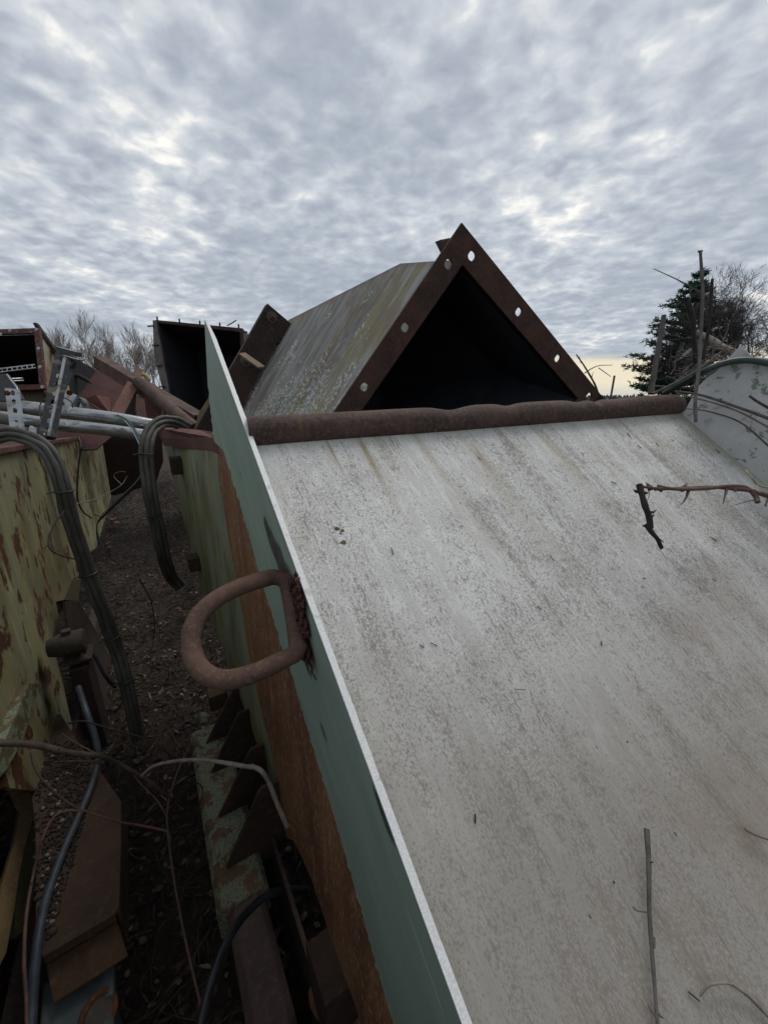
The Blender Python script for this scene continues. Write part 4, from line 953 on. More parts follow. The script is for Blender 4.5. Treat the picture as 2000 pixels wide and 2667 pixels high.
strut('slotted_strut', P(186, 1022, 2.05), P(160, 1062, 2.0), .048, .02, 2, .014, .026, GALV, 'stubby slotted bracket with a rusty bolt leaning on the upper pipe')
g = MB(); c = P(182, 1023, 1.98); g.bolt(c, CAM - c, .009, .010, .010); tag(g.build('rusty_bolt', RUST_ORANGE), 'rusty bolt head on the stubby slotted bracket', 'bolt')
g = MB(); c = P(20, 1024, 1.70); g.bolt(c, CAM - c, .0075, .010, .010); tag(g.build('rusty_bolt', RUST_ORANGE), 'rusty bolt head on the short upright strut at the left edge', 'bolt')
g = MB(); g.prism([P(x, y, 1.95) for x, y in ((-40, 975), (16, 973), (40, 1005), (58, 1040), (20, 1045), (-40, 1045))], .02)
tag(g.build('cover_plate', GALV_DARK, bevel=.002), 'dull grey folded cover plate above the pipes at the left edge', 'cover plate')
g = MB(); g.prism([P(x, y, 1.9) for x, y in ((75, 1124), (78, 1108), (84, 1112), (95, 1113), (99, 1111), (96, 1128), (92, 1134), (75, 1132))], .02)
tag(g.build('pipe_clamp', GALV, bevel=.002), 'small grey pipe clamp on the tank flange below the pipes', 'clamp')
# grey elbow fitting behind the upper pipe
g = MB(); g.tube(catmull([P(x, y, 2.6) for x, y in ((196, 1072), (200, 1050), (210, 1042), (222, 1050), (226, 1070))], 5), .02, 10); tag(g.build('pipe_elbow', GREYBLUE), 'grey curved pipe elbow behind the upper pipe', 'pipe elbow')
g = MB(); g.tube(catmull([P(x, y, 2.7) for x, y in ((178, 1058), (190, 1050), (200, 1056), (198, 1075), (180, 1078))], 5), .03, 10); tag(g.build('cream_fitting', m_plain('cream plastic', (.36, .36, .30))), 'rounded cream fitting tucked behind the upper pipe', 'fitting')

def bundle(name, ctr, offs, r, mt, label, ties, cat='cable bundle'):
    th_ = thing(name, label, cat, P(*ctr[-1]))
    base = catmull([P(x, y, d) for x, y, d in ctr], 7)
    for k, (ox, oy) in enumerate(offs):
        pts = []
        for i, p in enumerate(base):
            t = (base[min(i + 1, len(base) - 1)] - base[max(i - 1, 0)]).normalized(); vw = (CAM - p).normalized(); sd_ = t.cross(vw).normalized()
            wob = .25 * r * mn.noise(V((i * .25, k * 7, 0)))
            pts.append(p + sd_ * (ox * r + wob) + vw * (oy * r))
        g = MB(); g.tube(pts, r, 10); g.build('cable', mt, th_)
    for tpos in ties:
        i = int(tpos * (len(base) - 1)); p = base[i]; t = (base[i + 1] - base[i]).normalized(); vw = (CAM - p).normalized(); sd_ = t.cross(vw).normalized()
        R = r * 2.9; g = MB(); g.tube([p + (sd_ * cos(a_ * pi / 8) * R + (t.cross(sd_)) * sin(a_ * pi / 8) * R * .8) for a_ in range(17)], .003, 6, False)
        e = p + sd_ * R; g.tube([e, e + sd_ * .02 + t * .004], .0025, 5); g.build('cable_tie', CABLE_BLACK, th_)
    return th_
def on_z(x, y, z): return (x, y, (PZ(x, y, z) - CAM).dot(V((0, cp, -sp))))
bundle('cable_bundle', [(-40, 1150, 1.30), (10, 1131, 1.34), (60, 1136, 1.36), (110, 1160, 1.36), (143, 1205, 1.36), (165, 1270, 1.37), (178, 1330, 1.4), (210, 1430, 1.45), (240, 1520, 1.5), (275, 1610, 1.55), (300, 1680, 1.6), (325, 1760, 1.62), (345, 1850, 1.65), (362, 1925, 1.7)],
       [(-1.6, 0), (0, .5), (1.6, 0), (-.8, -1.4), (.9, -1.4)], .0100, CABLE, 'grey green cable bundle arching over the left tank flange to the ground', [.40, .60, .75, .86])
bundle('cable_bundle', [(492, 1116, 2.25), (460, 1100, 2.2), (425, 1099, 2.12), (396, 1120, 2.05), (383, 1160, 2.0), (384, 1220, 2.0), (393, 1290, 2.0), (408, 1360, 2.05), (424, 1430, 2.1), (440, 1490, 2.2), (470, 1528, 2.4)],
       [(-1.6, 0), (0, .5), (1.6, 0), (0, -1.5)], .0132, CABLE, 'thick bundle of dark cables looped beside the middle flange and hanging into the gap', [.45, .68])
for k, dxp in enumerate((0, 5, 9)):
    px_tube('thin_wire', [(298 + dxp, 1081, 2.2), (325 + dxp, 1095, 2.18), (350 + dxp, 1130, 2.1), (370 + dxp * .5, 1175, 2.05), (374, 1215, 2.05), (360 + dxp, 1250, 2.1), (310 + dxp, 1300, 2.3), (268 + dxp, 1340, 2.45), (253, 1370, 2.5), (255 + dxp, 1420, 2.5)], .0035, (WIRE_TEAL, CABLE_BLACK, CABLE)[k],
            ('pale blue wire running over the pipes and down past the left tank', 'black wire beside the pale blue one, hanging over the pipes', 'grey green wire beside the pale blue one, hanging over the pipes')[k], 'wire', sides=6)
px_tube('thin_wire', [(207, 1138, 2.3), (214, 1160, 2.2), (210, 1180, 2.2), (205, 1220, 2.2), (202, 1290, 2.2), (215, 1330, 2.25), (240, 1350, 2.4)], .0045, CABLE_BLACK, 'black wire hanging from the end of the left tank flange', 'wire', sides=6)
px_tube('thin_wire', [(116, 1134, 1.78), (120, 1095, 1.9), (122, 1050, 1.95), (132, 1035, 1.95)], .004, WIRE_TEAL, 'pale blue wires running up beside the tall leaning strut', 'wire', sides=6)
px_tube('thin_wire', [(112, 1105, 1.9), (104, 1070, 1.92), (112, 1045, 1.95), (150, 1032, 1.95), (185, 1045, 2.0), (190, 1062, 2.0)], .003, CABLE_BLACK, 'thin black wire looped around the tall leaning strut above the pipes', 'wire', sides=6)
px_tube('thin_wire', [(195, 1028, 2.3), (212, 1040, 2.3), (222, 1055, 2.3), (214, 1042, 2.32), (200, 1040, 2.3)], .0055, CABLE_BLACK, 'black wire curl by the grey pipe elbow', 'wire', sides=6)
px_tube('thin_wire', [(20, 975, 1.9), (45, 1010, 1.85), (55, 1038, 1.85)], .003, GALV, 'thin pale wire hanging beside the grey cover plate', 'wire', sides=5)
px_tube('rubber_cable', [(205, 1790, 1.5), (228, 1860, 1.42), (248, 1920, 1.40), on_z(256, 1975, .56), on_z(238, 2050, .52), on_z(200, 2140, .518), on_z(165, 2220, .518), on_z(125, 2330, .518), on_z(103, 2430, .518), on_z(92, 2520, .50), on_z(85, 2620, .46), on_z(80, 2720, .44)], .0108, CABLE_BLUE, 'blue grey rubber cable lying along the rusty base plate', 'cable')
px_tube('rubber_cable', [(800, 2318, 1.3), (760, 2318, 1.22), (700, 2330, 1.12), (650, 2370, 1.05), (610, 2420, .98), (575, 2490, .92), (550, 2560, .88), (530, 2640, .84), (515, 2720, .8)], .0105, CABLE_BLACK, 'black rubber cable curving over the brown tube at the bottom', 'cable')
px_tube('rubber_cable', [(215, 1740, 1.8), (240, 1700, 1.85), (275, 1760, 1.85), (300, 1790, 1.9)], .008, CABLE_BLACK, 'black rubber hose curving behind the bearing block', 'cable')

# ---------------------------------------------------------------- branches and vines
def vine(name, ctr, r0, r1, mt, label, cat='branch', group=None, kids=(), thorns=0, jit=.0, seed=1, sides=7):
    rr = random.Random(seed); q = catmull([P(x, y, d) for x, y, d in ctr], 6)
    q = [p + V((mn.noise(p * 9 + V((seed, 0, 0))), mn.noise(p * 9 + V((0, seed, 0))), mn.noise(p * 9 + V((0, 0, seed))))) * jit for p in q]
    g = MB(); nq = len(q); g.tube(q, [(r0 + (r1 - r0) * i / (nq - 1)) * (1 + .18 * mn.noise(p * 50)) for i, p in enumerate(q)], sides)
    for kid in kids:
        kq = catmull([P(x, y, d) for x, y, d in kid[0]], 5); g.tube(kq, [kid[1] + (kid[2] - kid[1]) * i / (len(kq) - 1) for i in range(len(kq))], 6)
    for k in range(thorns):
        i = rr.randrange(2, nq - 2); d = V((rr.gauss(0, 1), rr.gauss(0, 1), rr.gauss(0, 1))).normalized(); L = rr.uniform(.006, .018)
        g.tube([q[i], q[i] + d * (L * .6) , q[i] + d * L + V((0, 0, .003))], [r1 * .6 + .0008, r1 * .5 + .0006, .0004], 4)
    return tag(g.build(name, mt), label, cat, group)
vine('bare_branch', [(-80, 1930, .85), (0, 1936, .87), (90, 1940, .9), (180, 1958, .92), (262, 1968, .95), (310, 1990, 1.0), (380, 2030, 1.05), (445, 2076, 1.1)], .0088, .0035, BARK, 'thick brown branch crossing the gap from the left edge', kids=[
    ([(262, 1970, .95), (230, 1952, .97), (190, 1930, 1.0), (163, 1910, 1.05)], .003, .001), ([(270, 1985, .95), (200, 1983, .97), (140, 1985, 1.0)], .0045, .0015),
    ([(200, 1985, .98), (140, 2000, 1.0), (95, 2014, 1.0)], .0015, .0008), ([(262, 1965, .95), (300, 1945, 1.0), (340, 1925, 1.05)], .0016, .0007)], thorns=8, jit=.003, seed=3)
vine('bare_branch', [(178, 1885, 1.2), (220, 1879, 1.2), (290, 1898, 1.2), (360, 1917, 1.2), (420, 1950, 1.2), (448, 1975, 1.25)], .0032, .0015, BARK_DARK, 'thin dark arching branch above the thick brown one', thorns=4, jit=.002, seed=4)
vine('bare_branch', [(370, 2020, 1.03), (400, 1996, 1.02), (440, 1985, 1.0), (500, 1980, .98), (560, 1983, .95), (630, 1996, .92), (675, 2005, .9), (700, 2040, .9), (720, 2090, .9), (748, 2152, .9)], .0035, .0065, BARK_PALE, 'pale bare branch arching to the rusty chute side', thorns=6, jit=.002, seed=5)
vine('bare_branch', [(540, 2700, .95), (520, 2600, 1.0), (490, 2480, 1.05), (460, 2320, 1.1), (438, 2165, 1.12), (437, 2110, 1.12), (446, 2060, 1.13), (470, 1990, 1.15), (490, 1950, 1.2)], .0042, .0022, TWIG_RED, 'long thin red brown vine rising through the gap', kids=[
    ([(438, 2165, 1.12), (380, 2152, 1.1), (310, 2140, 1.05), (215, 2110, 1.0), (170, 2085, .98), (120, 2040, .96), (90, 2000, .95), (80, 1960, .95)], .0036, .0016),
    ([(437, 2130, 1.12), (410, 2085, 1.13), (370, 2045, 1.15), (350, 2020, 1.15)], .002, .001), ([(446, 2100, 1.12), (425, 2112, 1.12)], .0015, .0008)], thorns=10, jit=.003, seed=6)
vine('bare_branch', [(70, 2720, .75), (68, 2600, .78), (62, 2500, .8), (70, 2380, .85), (90, 2270, .9), (112, 2190, .92), (140, 2130, .95), (175, 2112, .97), (215, 2112, .99)], .004, .0025, TWIG_RED, 'slender vine climbing the bottom left corner', thorns=4, jit=.002, seed=7)
vine('bare_branch', [(500, 2035, 1.25), (524, 2045, 1.25), (528, 2070, 1.25), (515, 2110, 1.25), (500, 2140, 1.25)], .002, .0012, BARK_DARK, 'thin black tendril curling over the lichened beam', seed=8)
vine('bare_branch', [(200, 1312, 1.9), (250, 1300, 2.0), (290, 1280, 2.1), (318, 1262, 2.15), (332, 1240, 2.2)], .003, .0012, BARK_PALE, 'pale forked twig reaching across the upper gap', kids=[([(318, 1262, 2.15), (300, 1245, 2.2), (298, 1235, 2.2), (315, 1228, 2.2), (328, 1230, 2.2)], .002, .001)], seed=9)
vine('bare_branch', [(168, 1332, 1.25), (140, 1370, 1.2), (127, 1420, 1.15), (155, 1445, 1.15), (205, 1458, 1.2)], .0028, .002, BARK_DARK, 'dark wiry twig looping in front of the left tank', kids=[([(128, 1420, 1.15), (112, 1430, 1.15)], .0014, .0006), ([(137, 1440, 1.15), (170, 1430, 1.18)], .001, .0005)], seed=10)
for i, (a, b, c, d) in enumerate((((295, 1335, 2.6), (330, 1370, 2.7), (380, 1395, 2.8), (410, 1420, 2.8)), ((245, 1340, 2.3), (300, 1355, 2.5), (360, 1340, 2.6), (385, 1330, 2.6)), ((270, 1440, 2.3), (320, 1480, 2.3), (350, 1560, 2.2), (400, 1600, 2.2)), ((365, 1510, 2.1), (398, 1580, 2.1), (400, 1670, 2.1), (372, 1745, 2.1)), ((330, 1740, 2.0), (380, 1720, 2.0), (430, 1680, 2.1), (455, 1660, 2.1)),
                              ((395, 1740, 1.9), (440, 1750, 1.9), (430, 1800, 1.9), (470, 1830, 1.9)), ((420, 1370, 2.6), (450, 1400, 2.6), (500, 1440, 2.5), (490, 1510, 2.4)), ((300, 1860, 1.8), (340, 1800, 1.8), (390, 1760, 1.8), (400, 1720, 1.8)))):
    vine('bare_branch', [a, b, c, d], (.0042 if i in (3,) else .0028), .0012, BARK_DARK if i % 2 else BARK, ('thin twig lying below the wires at the far end of the gap', 'thin dark twig crossing the far end of the gap', 'thin twig along the middle of the gap beside the tank', 'dark curved stem hooping over the leaf litter in mid gap',
         'thin twig slanting up behind the big handle in the gap', 'thin dark twig zigzagging on the leaf litter below the handle', 'thin twig beside the lower end of the hanging cable loop', 'thin dark twig slanting beside the cable bundle foot')[i], 'twig', 'twigs low in the gap', jit=.004, seed=20 + i)
# twigs on the slab
def on_s(x, y, h_=.012): return (x, y, (PL(x, y, (S[0] + S[1] * h_, S[1])) - CAM).dot(V((0, cp, -sp))))
vine('broken_stick', [on_s(1664, 1262, .11), on_s(1679, 1316, .10), on_s(1689, 1344, .09), on_s(1694, 1375, .075)], .0072, .0062, BARK_DARK, 'short dark broken stick dangling above the pale plate', 'stick', kids=[
    ([on_s(1684, 1333, .09), on_s(1700, 1334, .09), on_s(1708, 1328, .09)], .004, .0008), ([on_s(1684, 1367, .075), on_s(1695, 1385, .07), on_s(1712, 1405, .06), on_s(1724, 1428, .05)], .0065, .003), ([on_s(1697, 1385, .07), on_s(1712, 1400, .065), on_s(1728, 1413, .06)], .003, .001),
    ([on_s(1680, 1320, .10), on_s(1673, 1322, .10)], .002, .0006), ([on_s(1712, 1405, .06), on_s(1716, 1420, .05), on_s(1721, 1431, .05)], .004, .0015)], thorns=9, jit=.002, seed=31)
vine('thorny_branch', [on_s(1672, 1268, .11), on_s(1712, 1273, .11), on_s(1785, 1272, .10), on_s(1866, 1269, .09), on_s(1947, 1277, .08), on_s(2000, 1292, .07), on_s(2080, 1310, .06)], .003, .0068, TWIG_RED, 'reddish thorny branch reaching in from the right over the pale plate', 'branch', kids=[
    ([on_s(1712, 1266, .11), on_s(1760, 1274, .11), on_s(1830, 1273, .10), on_s(1900, 1266, .09), on_s(1940, 1270, .08), on_s(1965, 1290, .08), on_s(1972, 1308, .08)], .0035, .006),
    ([on_s(1792, 1278, .1), on_s(1785, 1298, .1), on_s(1772, 1316, .1)], .0035, .0008), ([on_s(1772, 1271, .1), on_s(1791, 1258, .1)], .003, .0008), ([on_s(1891, 1275, .09), on_s(1882, 1312, .09)], .0035, .0008),
    ([on_s(1685, 1270, .1), on_s(1690, 1290, .1), on_s(1680, 1312, .1)], .001, .0005), ([on_s(2000, 1300, .07), on_s(1990, 1318, .07)], .0035, .0008), ([on_s(1965, 1302, .07), on_s(1930, 1310, .07), on_s(1898, 1320, .07)], .0012, .0005)], thorns=14, jit=.001, seed=32)
vine('pale_twig', [on_s(1940, 1223, .1), on_s(1955, 1242, .1), on_s(1972, 1262, .09), on_s(2000, 1270, .08), on_s(2060, 1275, .08)], .0022, .003, m_plain('straw stem', (.42, .36, .24), (.3, .25, .17)), 'pale straw coloured twig above the thorny branch at the right edge', 'twig', kids=[([on_s(1972, 1262, .09), on_s(1968, 1276, .09), on_s(1980, 1282, .09)], .002, .001)], seed=33)
vine('upright_stick', [on_s(1683, 2158, .02), on_s(1688, 2240, .018), on_s(1689, 2300, .016), on_s(1690, 2370, .014), on_s(1696, 2460, .012), on_s(1704, 2560, .010), on_s(1712, 2667, .009), on_s(1722, 2760, .008)], .0036, .0017, BARK_GREY, 'slim grey stick with a split tip rising from the bottom edge over the pale plate', 'stick', kids=[
    ([on_s(1682, 2375, .014), on_s(1665, 2373, .016), on_s(1655, 2370, .018), on_s(1648, 2362, .02)], .0012, .0007), ([on_s(1700, 2440, .013), on_s(1704, 2470, .016)], .0025, .001)], thorns=5, jit=.0006, seed=34)
vine('curved_twig', [on_s(1820, 2594, .006), on_s(1840, 2570, .010), on_s(1860, 2562, .012), on_s(1900, 2562, .010), on_s(1940, 2588, .008), on_s(1975, 2622, .006), on_s(2030, 2680, .006)], .0014, .0019, BARK_PALE, 'pale curved twig lying on the plate at the bottom right corner', 'twig', seed=35)
vine('pale_twig', [on_s(1940, 2160), on_s(1970, 2175), on_s(2010, 2190)], .0022, .0018, BARK_PALE, 'tiny pale twig lying on the plate at the right edge', 'twig', seed=36)
g = MB()
for i in range(70):
    u, v_ = rnd.uniform(.05, SLABW + .3), rnd.uniform(.08, 1.7); p = sTL + XS * u - DF * v_ + NS * .0025; th = rnd.gauss(0, .6); d = (DF * cos(th) + XS * sin(th)); L = rnd.uniform(.003, .018)
    g.tube([p - d * L / 2, p + d * L / 2], rnd.uniform(.0005, .0011), 4)
tag(g.build('plant_bits', BARK_DARK), 'tiny dark stem bits and specks scattered on the pale plate', 'plant debris', kind='stuff')

# sticks and brush at the right
vine('upright_stick', [(1694, 1026, 1.55), (1700, 985, 1.55), (1714, 905, 1.55), (1728, 822, 1.55)], .0115, .0092, BARK_GREY, 'straight grey stick standing left of the pine', 'stick', seed=41, sides=9)
vine('upright_stick', [(1811, 1098, 1.08), (1810, 1040, 1.10), (1820, 950, 1.13), (1825, 860, 1.16), (1829, 763, 1.18), (1823, 655, 1.2)], .0046, .0044, BARK_GREY, 'tallest thin brown stick with a flat cut top in front of the pine', 'stick', kids=[([(1817, 655, 1.2), (1828, 654, 1.2)], .003, .003)], seed=42)
vine('upright_stick', [(1811, 945, 1.5), (1806, 877, 1.5), (1802, 828, 1.5), (1786, 778, 1.5)], .0085, .0095, BARK_DARK, 'stout dark bent stick in front of the pine', 'stick', seed=43, sides=9)
vine('upright_stick', [(1829, 935, 1.45), (1843, 866, 1.45), (1849, 795, 1.45), (1854, 727, 1.45)], .0065, .0045, BARK_DARK, 'dark wavy stick right of the tallest stick', 'stick', thorns=5, seed=44)
vine('bare_branch', [(1844, 777, 1.48), (1810, 755, 1.48), (1760, 727, 1.48), (1701, 700, 1.48)], .0035, .0012, BARK_GREY, 'thin twig slanting up left from the dark wavy stick', 'twig', kids=[([(1763, 729, 1.48), (1770, 720, 1.48)], .0012, .0005)], seed=45)
vine('dead_log', [(1812, 866, 1.9), (1850, 884, 1.85), (1880, 905, 1.8), (1912, 920, 1.75)], .014, .017, BARK_PALE, 'pale dead log with peeling bark behind the sticks', 'log', seed=46, sides=10)
vine('tree_stump', [(1812, 948, 1.6), (1800, 935, 1.6), (1784, 922, 1.6)], .03, .026, BARK_GREY, 'short broken stump among the brush beside the pipe end', 'stump', seed=47, sides=10, jit=.004)
vine('bare_branch', [(1700, 1026, 1.30), (1764, 995, 1.27), (1825, 958, 1.24), (1878, 917, 1.22)], .0055, .004, BARK_GREY, 'grey bent branch rising right from the pipe end', kids=[([(1845, 945, 1.23), (1880, 930, 1.16), (1925, 896, 1.12)], .003, .0015)], seed=48)
px_tube('garden_hose', [(1728, 1026, 1.38), (1752, 1012, 1.34), (1800, 986, 1.27), on_r(1838, 964, .03), on_r(1886, 946), on_r(1939, 938), on_r(2000, 946), on_r(2080, 970)], .0095, HOSE, 'dark green hose draped over the white side plate', 'hose')
px_tube('garden_hose', [(1690, 1006, 1.9), (1730, 1010, 1.9), (1800, 1012, 1.9)], .009, CABLE_BLACK, 'black hose end lying behind the upright grey stick', 'hose')
vine('vine_stem', [(1757, 1019, 1.22), on_r(1825, 1029, .05), on_r(1907, 1056, .05), on_r(2000, 1090, .05), on_r(2080, 1125, .05)], .0032, .0045, BARK_GREY, 'uppermost grey vine crossing the white side plate', 'vine', 'vines across the side plate', thorns=3, seed=51)
vine('vine_stem', [(1760, 1024, 1.22), on_r(1860, 1050, .04), on_r(1927, 1074, .04), on_r(2000, 1113, .04), on_r(2080, 1160, .04)], .0025, .0030, BARK_PALE, 'pale vine running just below the uppermost one on the side plate', 'vine', 'vines across the side plate', seed=52)
vine('vine_stem', [(1781, 1064, 1.16), on_r(1846, 1072, .02), on_r(1927, 1100, .03), on_r(2000, 1161, .04), on_r(2060, 1210, .04)], .0015, .0032, BARK_GREY, 'lowest vine bowing down across the side plate', 'vine', 'vines across the side plate', seed=53)
vine('vine_stem', [on_r(1950, 1031, .07), on_r(1975, 1048, .06), on_r(2010, 1068, .06)], .0032, .0035, BARK, 'short twig end poking in over the side plate at the right edge', 'twig', seed=54)
g = MB()
for i in range(130):
    x, y = rnd.gauss(1815, 38), rnd.gauss(962, 30); d = rnd.uniform(1.45, 1.9)
    if y > 1020: continue
    th = rnd.gauss(.5, .7); L = rnd.uniform(25, 90); pts = []
    for k in range(5): pts.append(P(x + cos(th) * L * k / 4, y - sin(th) * L * k / 4, d)); th += rnd.uniform(-.35, .35)
    r_ = rnd.uniform(.0012, .004); g.tube(pts, [r_ * (1 - .15 * k) for k in range(5)], 5)
tag(g.build('brush_pile', BARK_GREY), 'tangled pile of cut twigs between the pipe end and the white side plate', 'brush pile', kind='stuff')
vine('sapling', [(1560, 1045, 2.6), (1551, 1007, 2.6), (1524, 958, 2.6), (1500, 923, 2.6)], .008, .004, BARK, 'bare arching sapling twig right of the duct', 'sapling', kids=[
    ([(1522, 972, 2.6), (1540, 960, 2.6), (1561, 952, 2.6), (1594, 951, 2.6)], .004, .002), ([(1558, 958, 2.6), (1572, 968, 2.6), (1590, 981, 2.6)], .003, .002), ([(1540, 985, 2.6), (1544, 968, 2.6)], .003, .001), ([(1512, 945, 2.6), (1508, 928, 2.6)], .003, .001)], seed=61)

# ---------------------------------------------------------------- trees
def bare_tree(name, x, y, h, seed, mt, label, group, spread=.55, levels=5, leanx=0, dense=1.0, r0=None, twigr=.006):
    rr = random.Random(seed); root = thing(name, label, 'tree', (x, y, 0), group); g1 = MB(); g2 = MB()
    def grow(p, d, L, r, lv):
        n_ = 4 if lv > 0 else 3; pts = [p]; q = p; dd_ = d
        for k in range(n_):
            dd_ = (dd_ + V((rr.gauss(0, .12), rr.gauss(0, .12), rr.gauss(.03, .07)))).normalized(); q = q + dd_ * L / n_; pts.append(q)
        r1 = r * (.62 if lv > 0 else .35)
        (g1 if lv >= levels - 1 else g2).tube(pts, [r + (r1 - r) * k / n_ for k in range(n_ + 1)], 6 if lv >= levels - 1 else (4 if lv > 1 else 3), False)
        if lv == 0: return
        nb = rr.choice((3, 4) if lv > 2 else (3, 4, 5)); nb = max(2, int(nb * dense + .5))
        for k in range(nb):
            t = rr.uniform(.35, 1.0) if k else 1.0; i = min(n_ - 1, int(t * n_)); b = pts[i] + (pts[i + 1] - pts[i]) * (t * n_ - i) if i < n_ else pts[-1]
            a = rr.uniform(0, 2 * pi); tilt = rr.uniform(.25, .85) * spread * 1.5 * (.45 if k == 0 else 1); o_ = dd_.orthogonal().normalized(); o_ = Matrix.Rotation(a, 3, dd_) @ o_
            nd = (dd_ * cos(tilt) + o_ * sin(tilt) + V((0, 0, .08))).normalized(); grow(b, nd, L * rr.uniform(.55, .82), max(twigr, r1 * rr.uniform(.55, .85)), lv - 1)
    grow(V((x, y, -.1)), V((leanx, 0, 1)).normalized(), h * .32, r0 or h * .018, levels)
    g1.build('trunk', mt, root); g2.build('crown', mt, root); return root
def gp(px, d):   # ground point under picture column px at forward distance d along the ground
    x = (px - CX) / F; r_ = V((x, cp + .297 * sp, 0)); return r_ * d
LT = [(150, 27, 6.9), (182, 25, 7.2), (205, 31, 8.6), (228, 28, 7.6), (250, 24, 6.4), (275, 27, 7.4), (300, 30, 7.6), (322, 25, 6.6), (345, 28, 7.2), (368, 26, 6.8), (392, 29, 7.4), (415, 27, 7.2), (168, 34, 8.6), (265, 35, 8.6), (355, 34, 8.2)]
LTL = ['leftmost bare tree, just right of the box duct corner', 'second bare tree from the left, above the torn sheet', 'bare tree with the highest crown, right of the slotted strut', 'bare tree just right of the highest crown', 'low slim bare tree above the raised end of the rusty beam',
       'bare tree right above the raised end of the rusty beam', 'bare tree above the upper part of the rusty beam', 'low twiggy bare tree above the middle of the rusty beam', 'bare tree left of the yellow hose end', 'bare tree behind the yellow hose end', 'bare tree showing beside the studded edge of the hood',
       'bare tree mostly hidden behind the steel hood', 'more distant bare tree behind the slotted strut', 'more distant bare tree behind the raised beam end', 'more distant bare tree behind the yellow hose end']
for i, (px, d, h) in enumerate(LT):
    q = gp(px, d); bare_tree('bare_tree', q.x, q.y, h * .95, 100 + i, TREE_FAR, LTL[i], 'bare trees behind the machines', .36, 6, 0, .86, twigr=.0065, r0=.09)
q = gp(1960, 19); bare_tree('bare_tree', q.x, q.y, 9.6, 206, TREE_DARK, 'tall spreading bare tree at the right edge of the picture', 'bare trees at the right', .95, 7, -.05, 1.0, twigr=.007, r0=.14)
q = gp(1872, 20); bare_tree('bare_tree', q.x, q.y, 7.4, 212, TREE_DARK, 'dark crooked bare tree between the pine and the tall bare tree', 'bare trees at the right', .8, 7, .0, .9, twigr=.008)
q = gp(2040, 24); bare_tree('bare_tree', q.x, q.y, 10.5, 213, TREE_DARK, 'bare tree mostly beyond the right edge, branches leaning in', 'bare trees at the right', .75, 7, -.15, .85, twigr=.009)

def pine(px, d, h, seed, label):
    q = gp(px, d); rr = random.Random(seed); root = thing('pine_tree', label, 'tree', (q.x, q.y, 0)); g1 = MB(); g2 = g1; g3 = MB()
    top_ = V((q.x + .1, q.y, h)); g1.tube([V((q.x, q.y, -.1)), V((q.x, q.y, h * .5)), top_], [.22, .14, .02], 8)
    z = h * .12
    while z < h * .99:
        f = (z / h); R = (1 - f) ** .62 * h * .36 * rr.uniform(.75, 1.1) if f > .25 else h * .28 * rr.uniform(.6, 1.1)
        nb = rr.randint(5, 7); a0 = rr.uniform(0, 6)
        for k in range(nb):
            a = a0 + 2 * pi * k / nb + rr.uniform(-.3, .3); L = R * rr.uniform(.6, 1.12); b = V((q.x, q.y, z)); pts = [b]
            for s_ in range(1, 6): t = s_ / 5; pts.append(b + V((cos(a) * L * t, sin(a) * L * t, L * (.10 * t + .14 * t * t * (1 if f > .3 else .3)))))
            g2.tube(pts, [.035 * (1 - .16 * i) for i in range(6)], 4, False)
            for s_ in range(int(L * 44)):
                t = rr.uniform(.28, 1.04); c = b + (pts[-1] - b) * t; c.z = b.z + L * (.10 * t + .14 * t * t); c += V((rr.gauss(0, L * .10), rr.gauss(0, L * .10), rr.gauss(.04, .06)))
                for _ in range(5):
                    dd_ = V((rr.gauss(0, 1) + cos(a) * .6, rr.gauss(0, 1) + sin(a) * .6, rr.gauss(.35, .5))).normalized() * rr.uniform(.14, .26); o_ = dd_.orthogonal().normalized() * .034
                    if rr.random() < .5: o_ = dd_.cross(o_).normalized() * .030
                    g3.face([c - o_, c + o_, c + dd_ + o_ * .3, c + dd_ - o_ * .3])
        z += h * rr.uniform(.038, .062)
    g1.build('trunk', BARK_DARK, root); g3.build('crown', NEEDLES, root)
pine(1757, 23, 8.5, 5, 'dark green pine standing behind the upright sticks on the right')

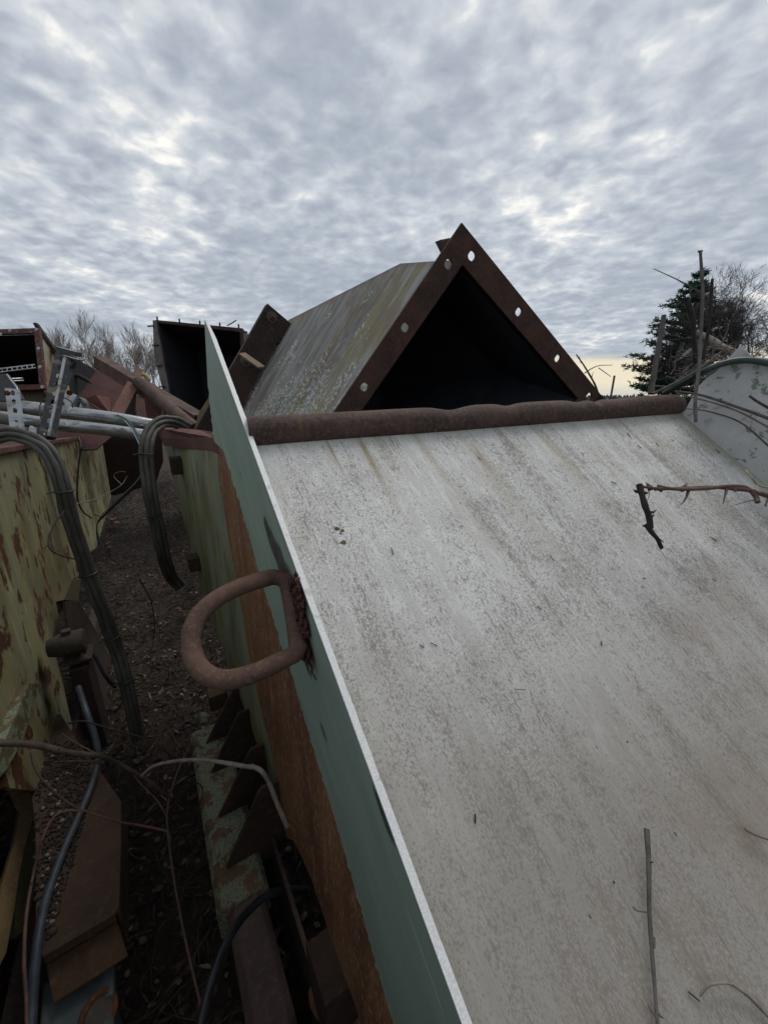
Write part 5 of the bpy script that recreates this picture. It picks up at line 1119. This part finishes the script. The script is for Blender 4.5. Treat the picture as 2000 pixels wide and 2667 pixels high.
# distant hedgerow and fence line on the horizon
g = MB(); rr = random.Random(3)
for i in range(5200):
    x = rr.uniform(-60, 300); y = rr.uniform(170, 200) + abs(x) * .1; h = (1.4 + 2.2 * max(0, mn.noise(V((x * .05, 0, 0))) + .35)) * rr.random() ** .6; c = V((x, y, h))
    s_ = rr.uniform(.25, .8); g.face([c + V((-s_, 0, -s_)), c + V((s_, rr.uniform(-.3, .3), -s_ * .5)), c + V((s_ * .3, 0, s_))])
tag(g.build('far_hedgerow', m_plain('far brush', (.11, .115, .12), (.08, .085, .09), .9, 1)), 'low grey line of far-off brush along the horizon', 'hedgerow', kind='stuff')
for i, (px, d, h) in enumerate(((1588, 9, 2.28), (1648, 22, 2.0), (1660, 24, 2.0), (1625, 26, 1.95))):
    q = gp(px, d); g = MB(); g.tube([V((q.x, q.y, 0)), V((q.x + .02, q.y, h))], .03 if i else .022, 6)
    tag(g.build('fence_post', BARK_GREY), ('tall thin post right of the sapling', 'first small far post right of the tall one', 'small far post nearest the upright grey stick', 'tiny far post between the tall post and the others')[i], 'post', 'posts on the horizon')

# loose scrap in the gap
g = MB(); g.box(PZ(568, 1812, .30) , H, NP, UP, .10, .09, .09); tag(g.build('steel_block', m_rust('tan brown block', (.06, .045, .022), (.09, .065, .03), (.12, .09, .045)), bevel=.004), 'square tan brown steel block beside the end of the lichened beam', 'steel block')
g = MB(); g.blob(PZ(524, 1872, .36), .035, (1.3, .8, .6), 9, .8, 4); tag(g.build('rust_flake', RUST_LICHEN), 'curled rusty flake lying on the far end of the lichened beam', 'rust flake')
for i, (x, y, z, w_, l_, lab) in enumerate(((300, 1360, .12, .30, .06, 'small rusty angle offcut at the far foot of the left tank'), (285, 1425, .10, .20, .05, 'short brown bar lying at the foot of the left tank'), (500, 1330, .10, .16, .10, 'rusty lump half hidden by the far side wall'))):
    g = MB(); c = PZ(x, y, z); g.box(c, H + NP * .3 * (i - 1), NP, UP, w_, l_, .05); g.box(c + UP * .03, H + NP * .5, NP, UP, w_ * .5, l_ * .6, .05); tag(g.build('scrap_piece', RUST_DARK if i % 2 else RUST, bevel=.004), lab, 'scrap metal')
g = MB()
for i in range(2600):
    a = rnd.uniform(1.6, 9.5); sd = rnd.random(); p = (rnd.uniform(-1.1, -.4) if sd < .45 else rnd.uniform(-.05, .4)) if sd < .85 or a < 4 else rnd.uniform(-1, .3); c = T(a, p, 0); z = gz(c.x, c.y)
    th = rnd.uniform(0, 2 * pi); L = rnd.uniform(.08, .42); d = V((cos(th) * .8, sin(th) * .8, rnd.uniform(.05, .7))).normalized(); c = V((c.x, c.y, z)); pts = [c]
    for k in range(3): d = (d + V((rnd.gauss(0, .25), rnd.gauss(0, .25), rnd.gauss(-.1, .2)))).normalized(); pts.append(pts[-1] + d * L / 3)
    g.tube(pts, [.0028, .0022, .0016, .001], 4, False)
tag(g.build('dead_brush', BARK_DARK), 'dry dead brush growing along both feet of the machines in the gap', 'dead brush', kind='stuff')
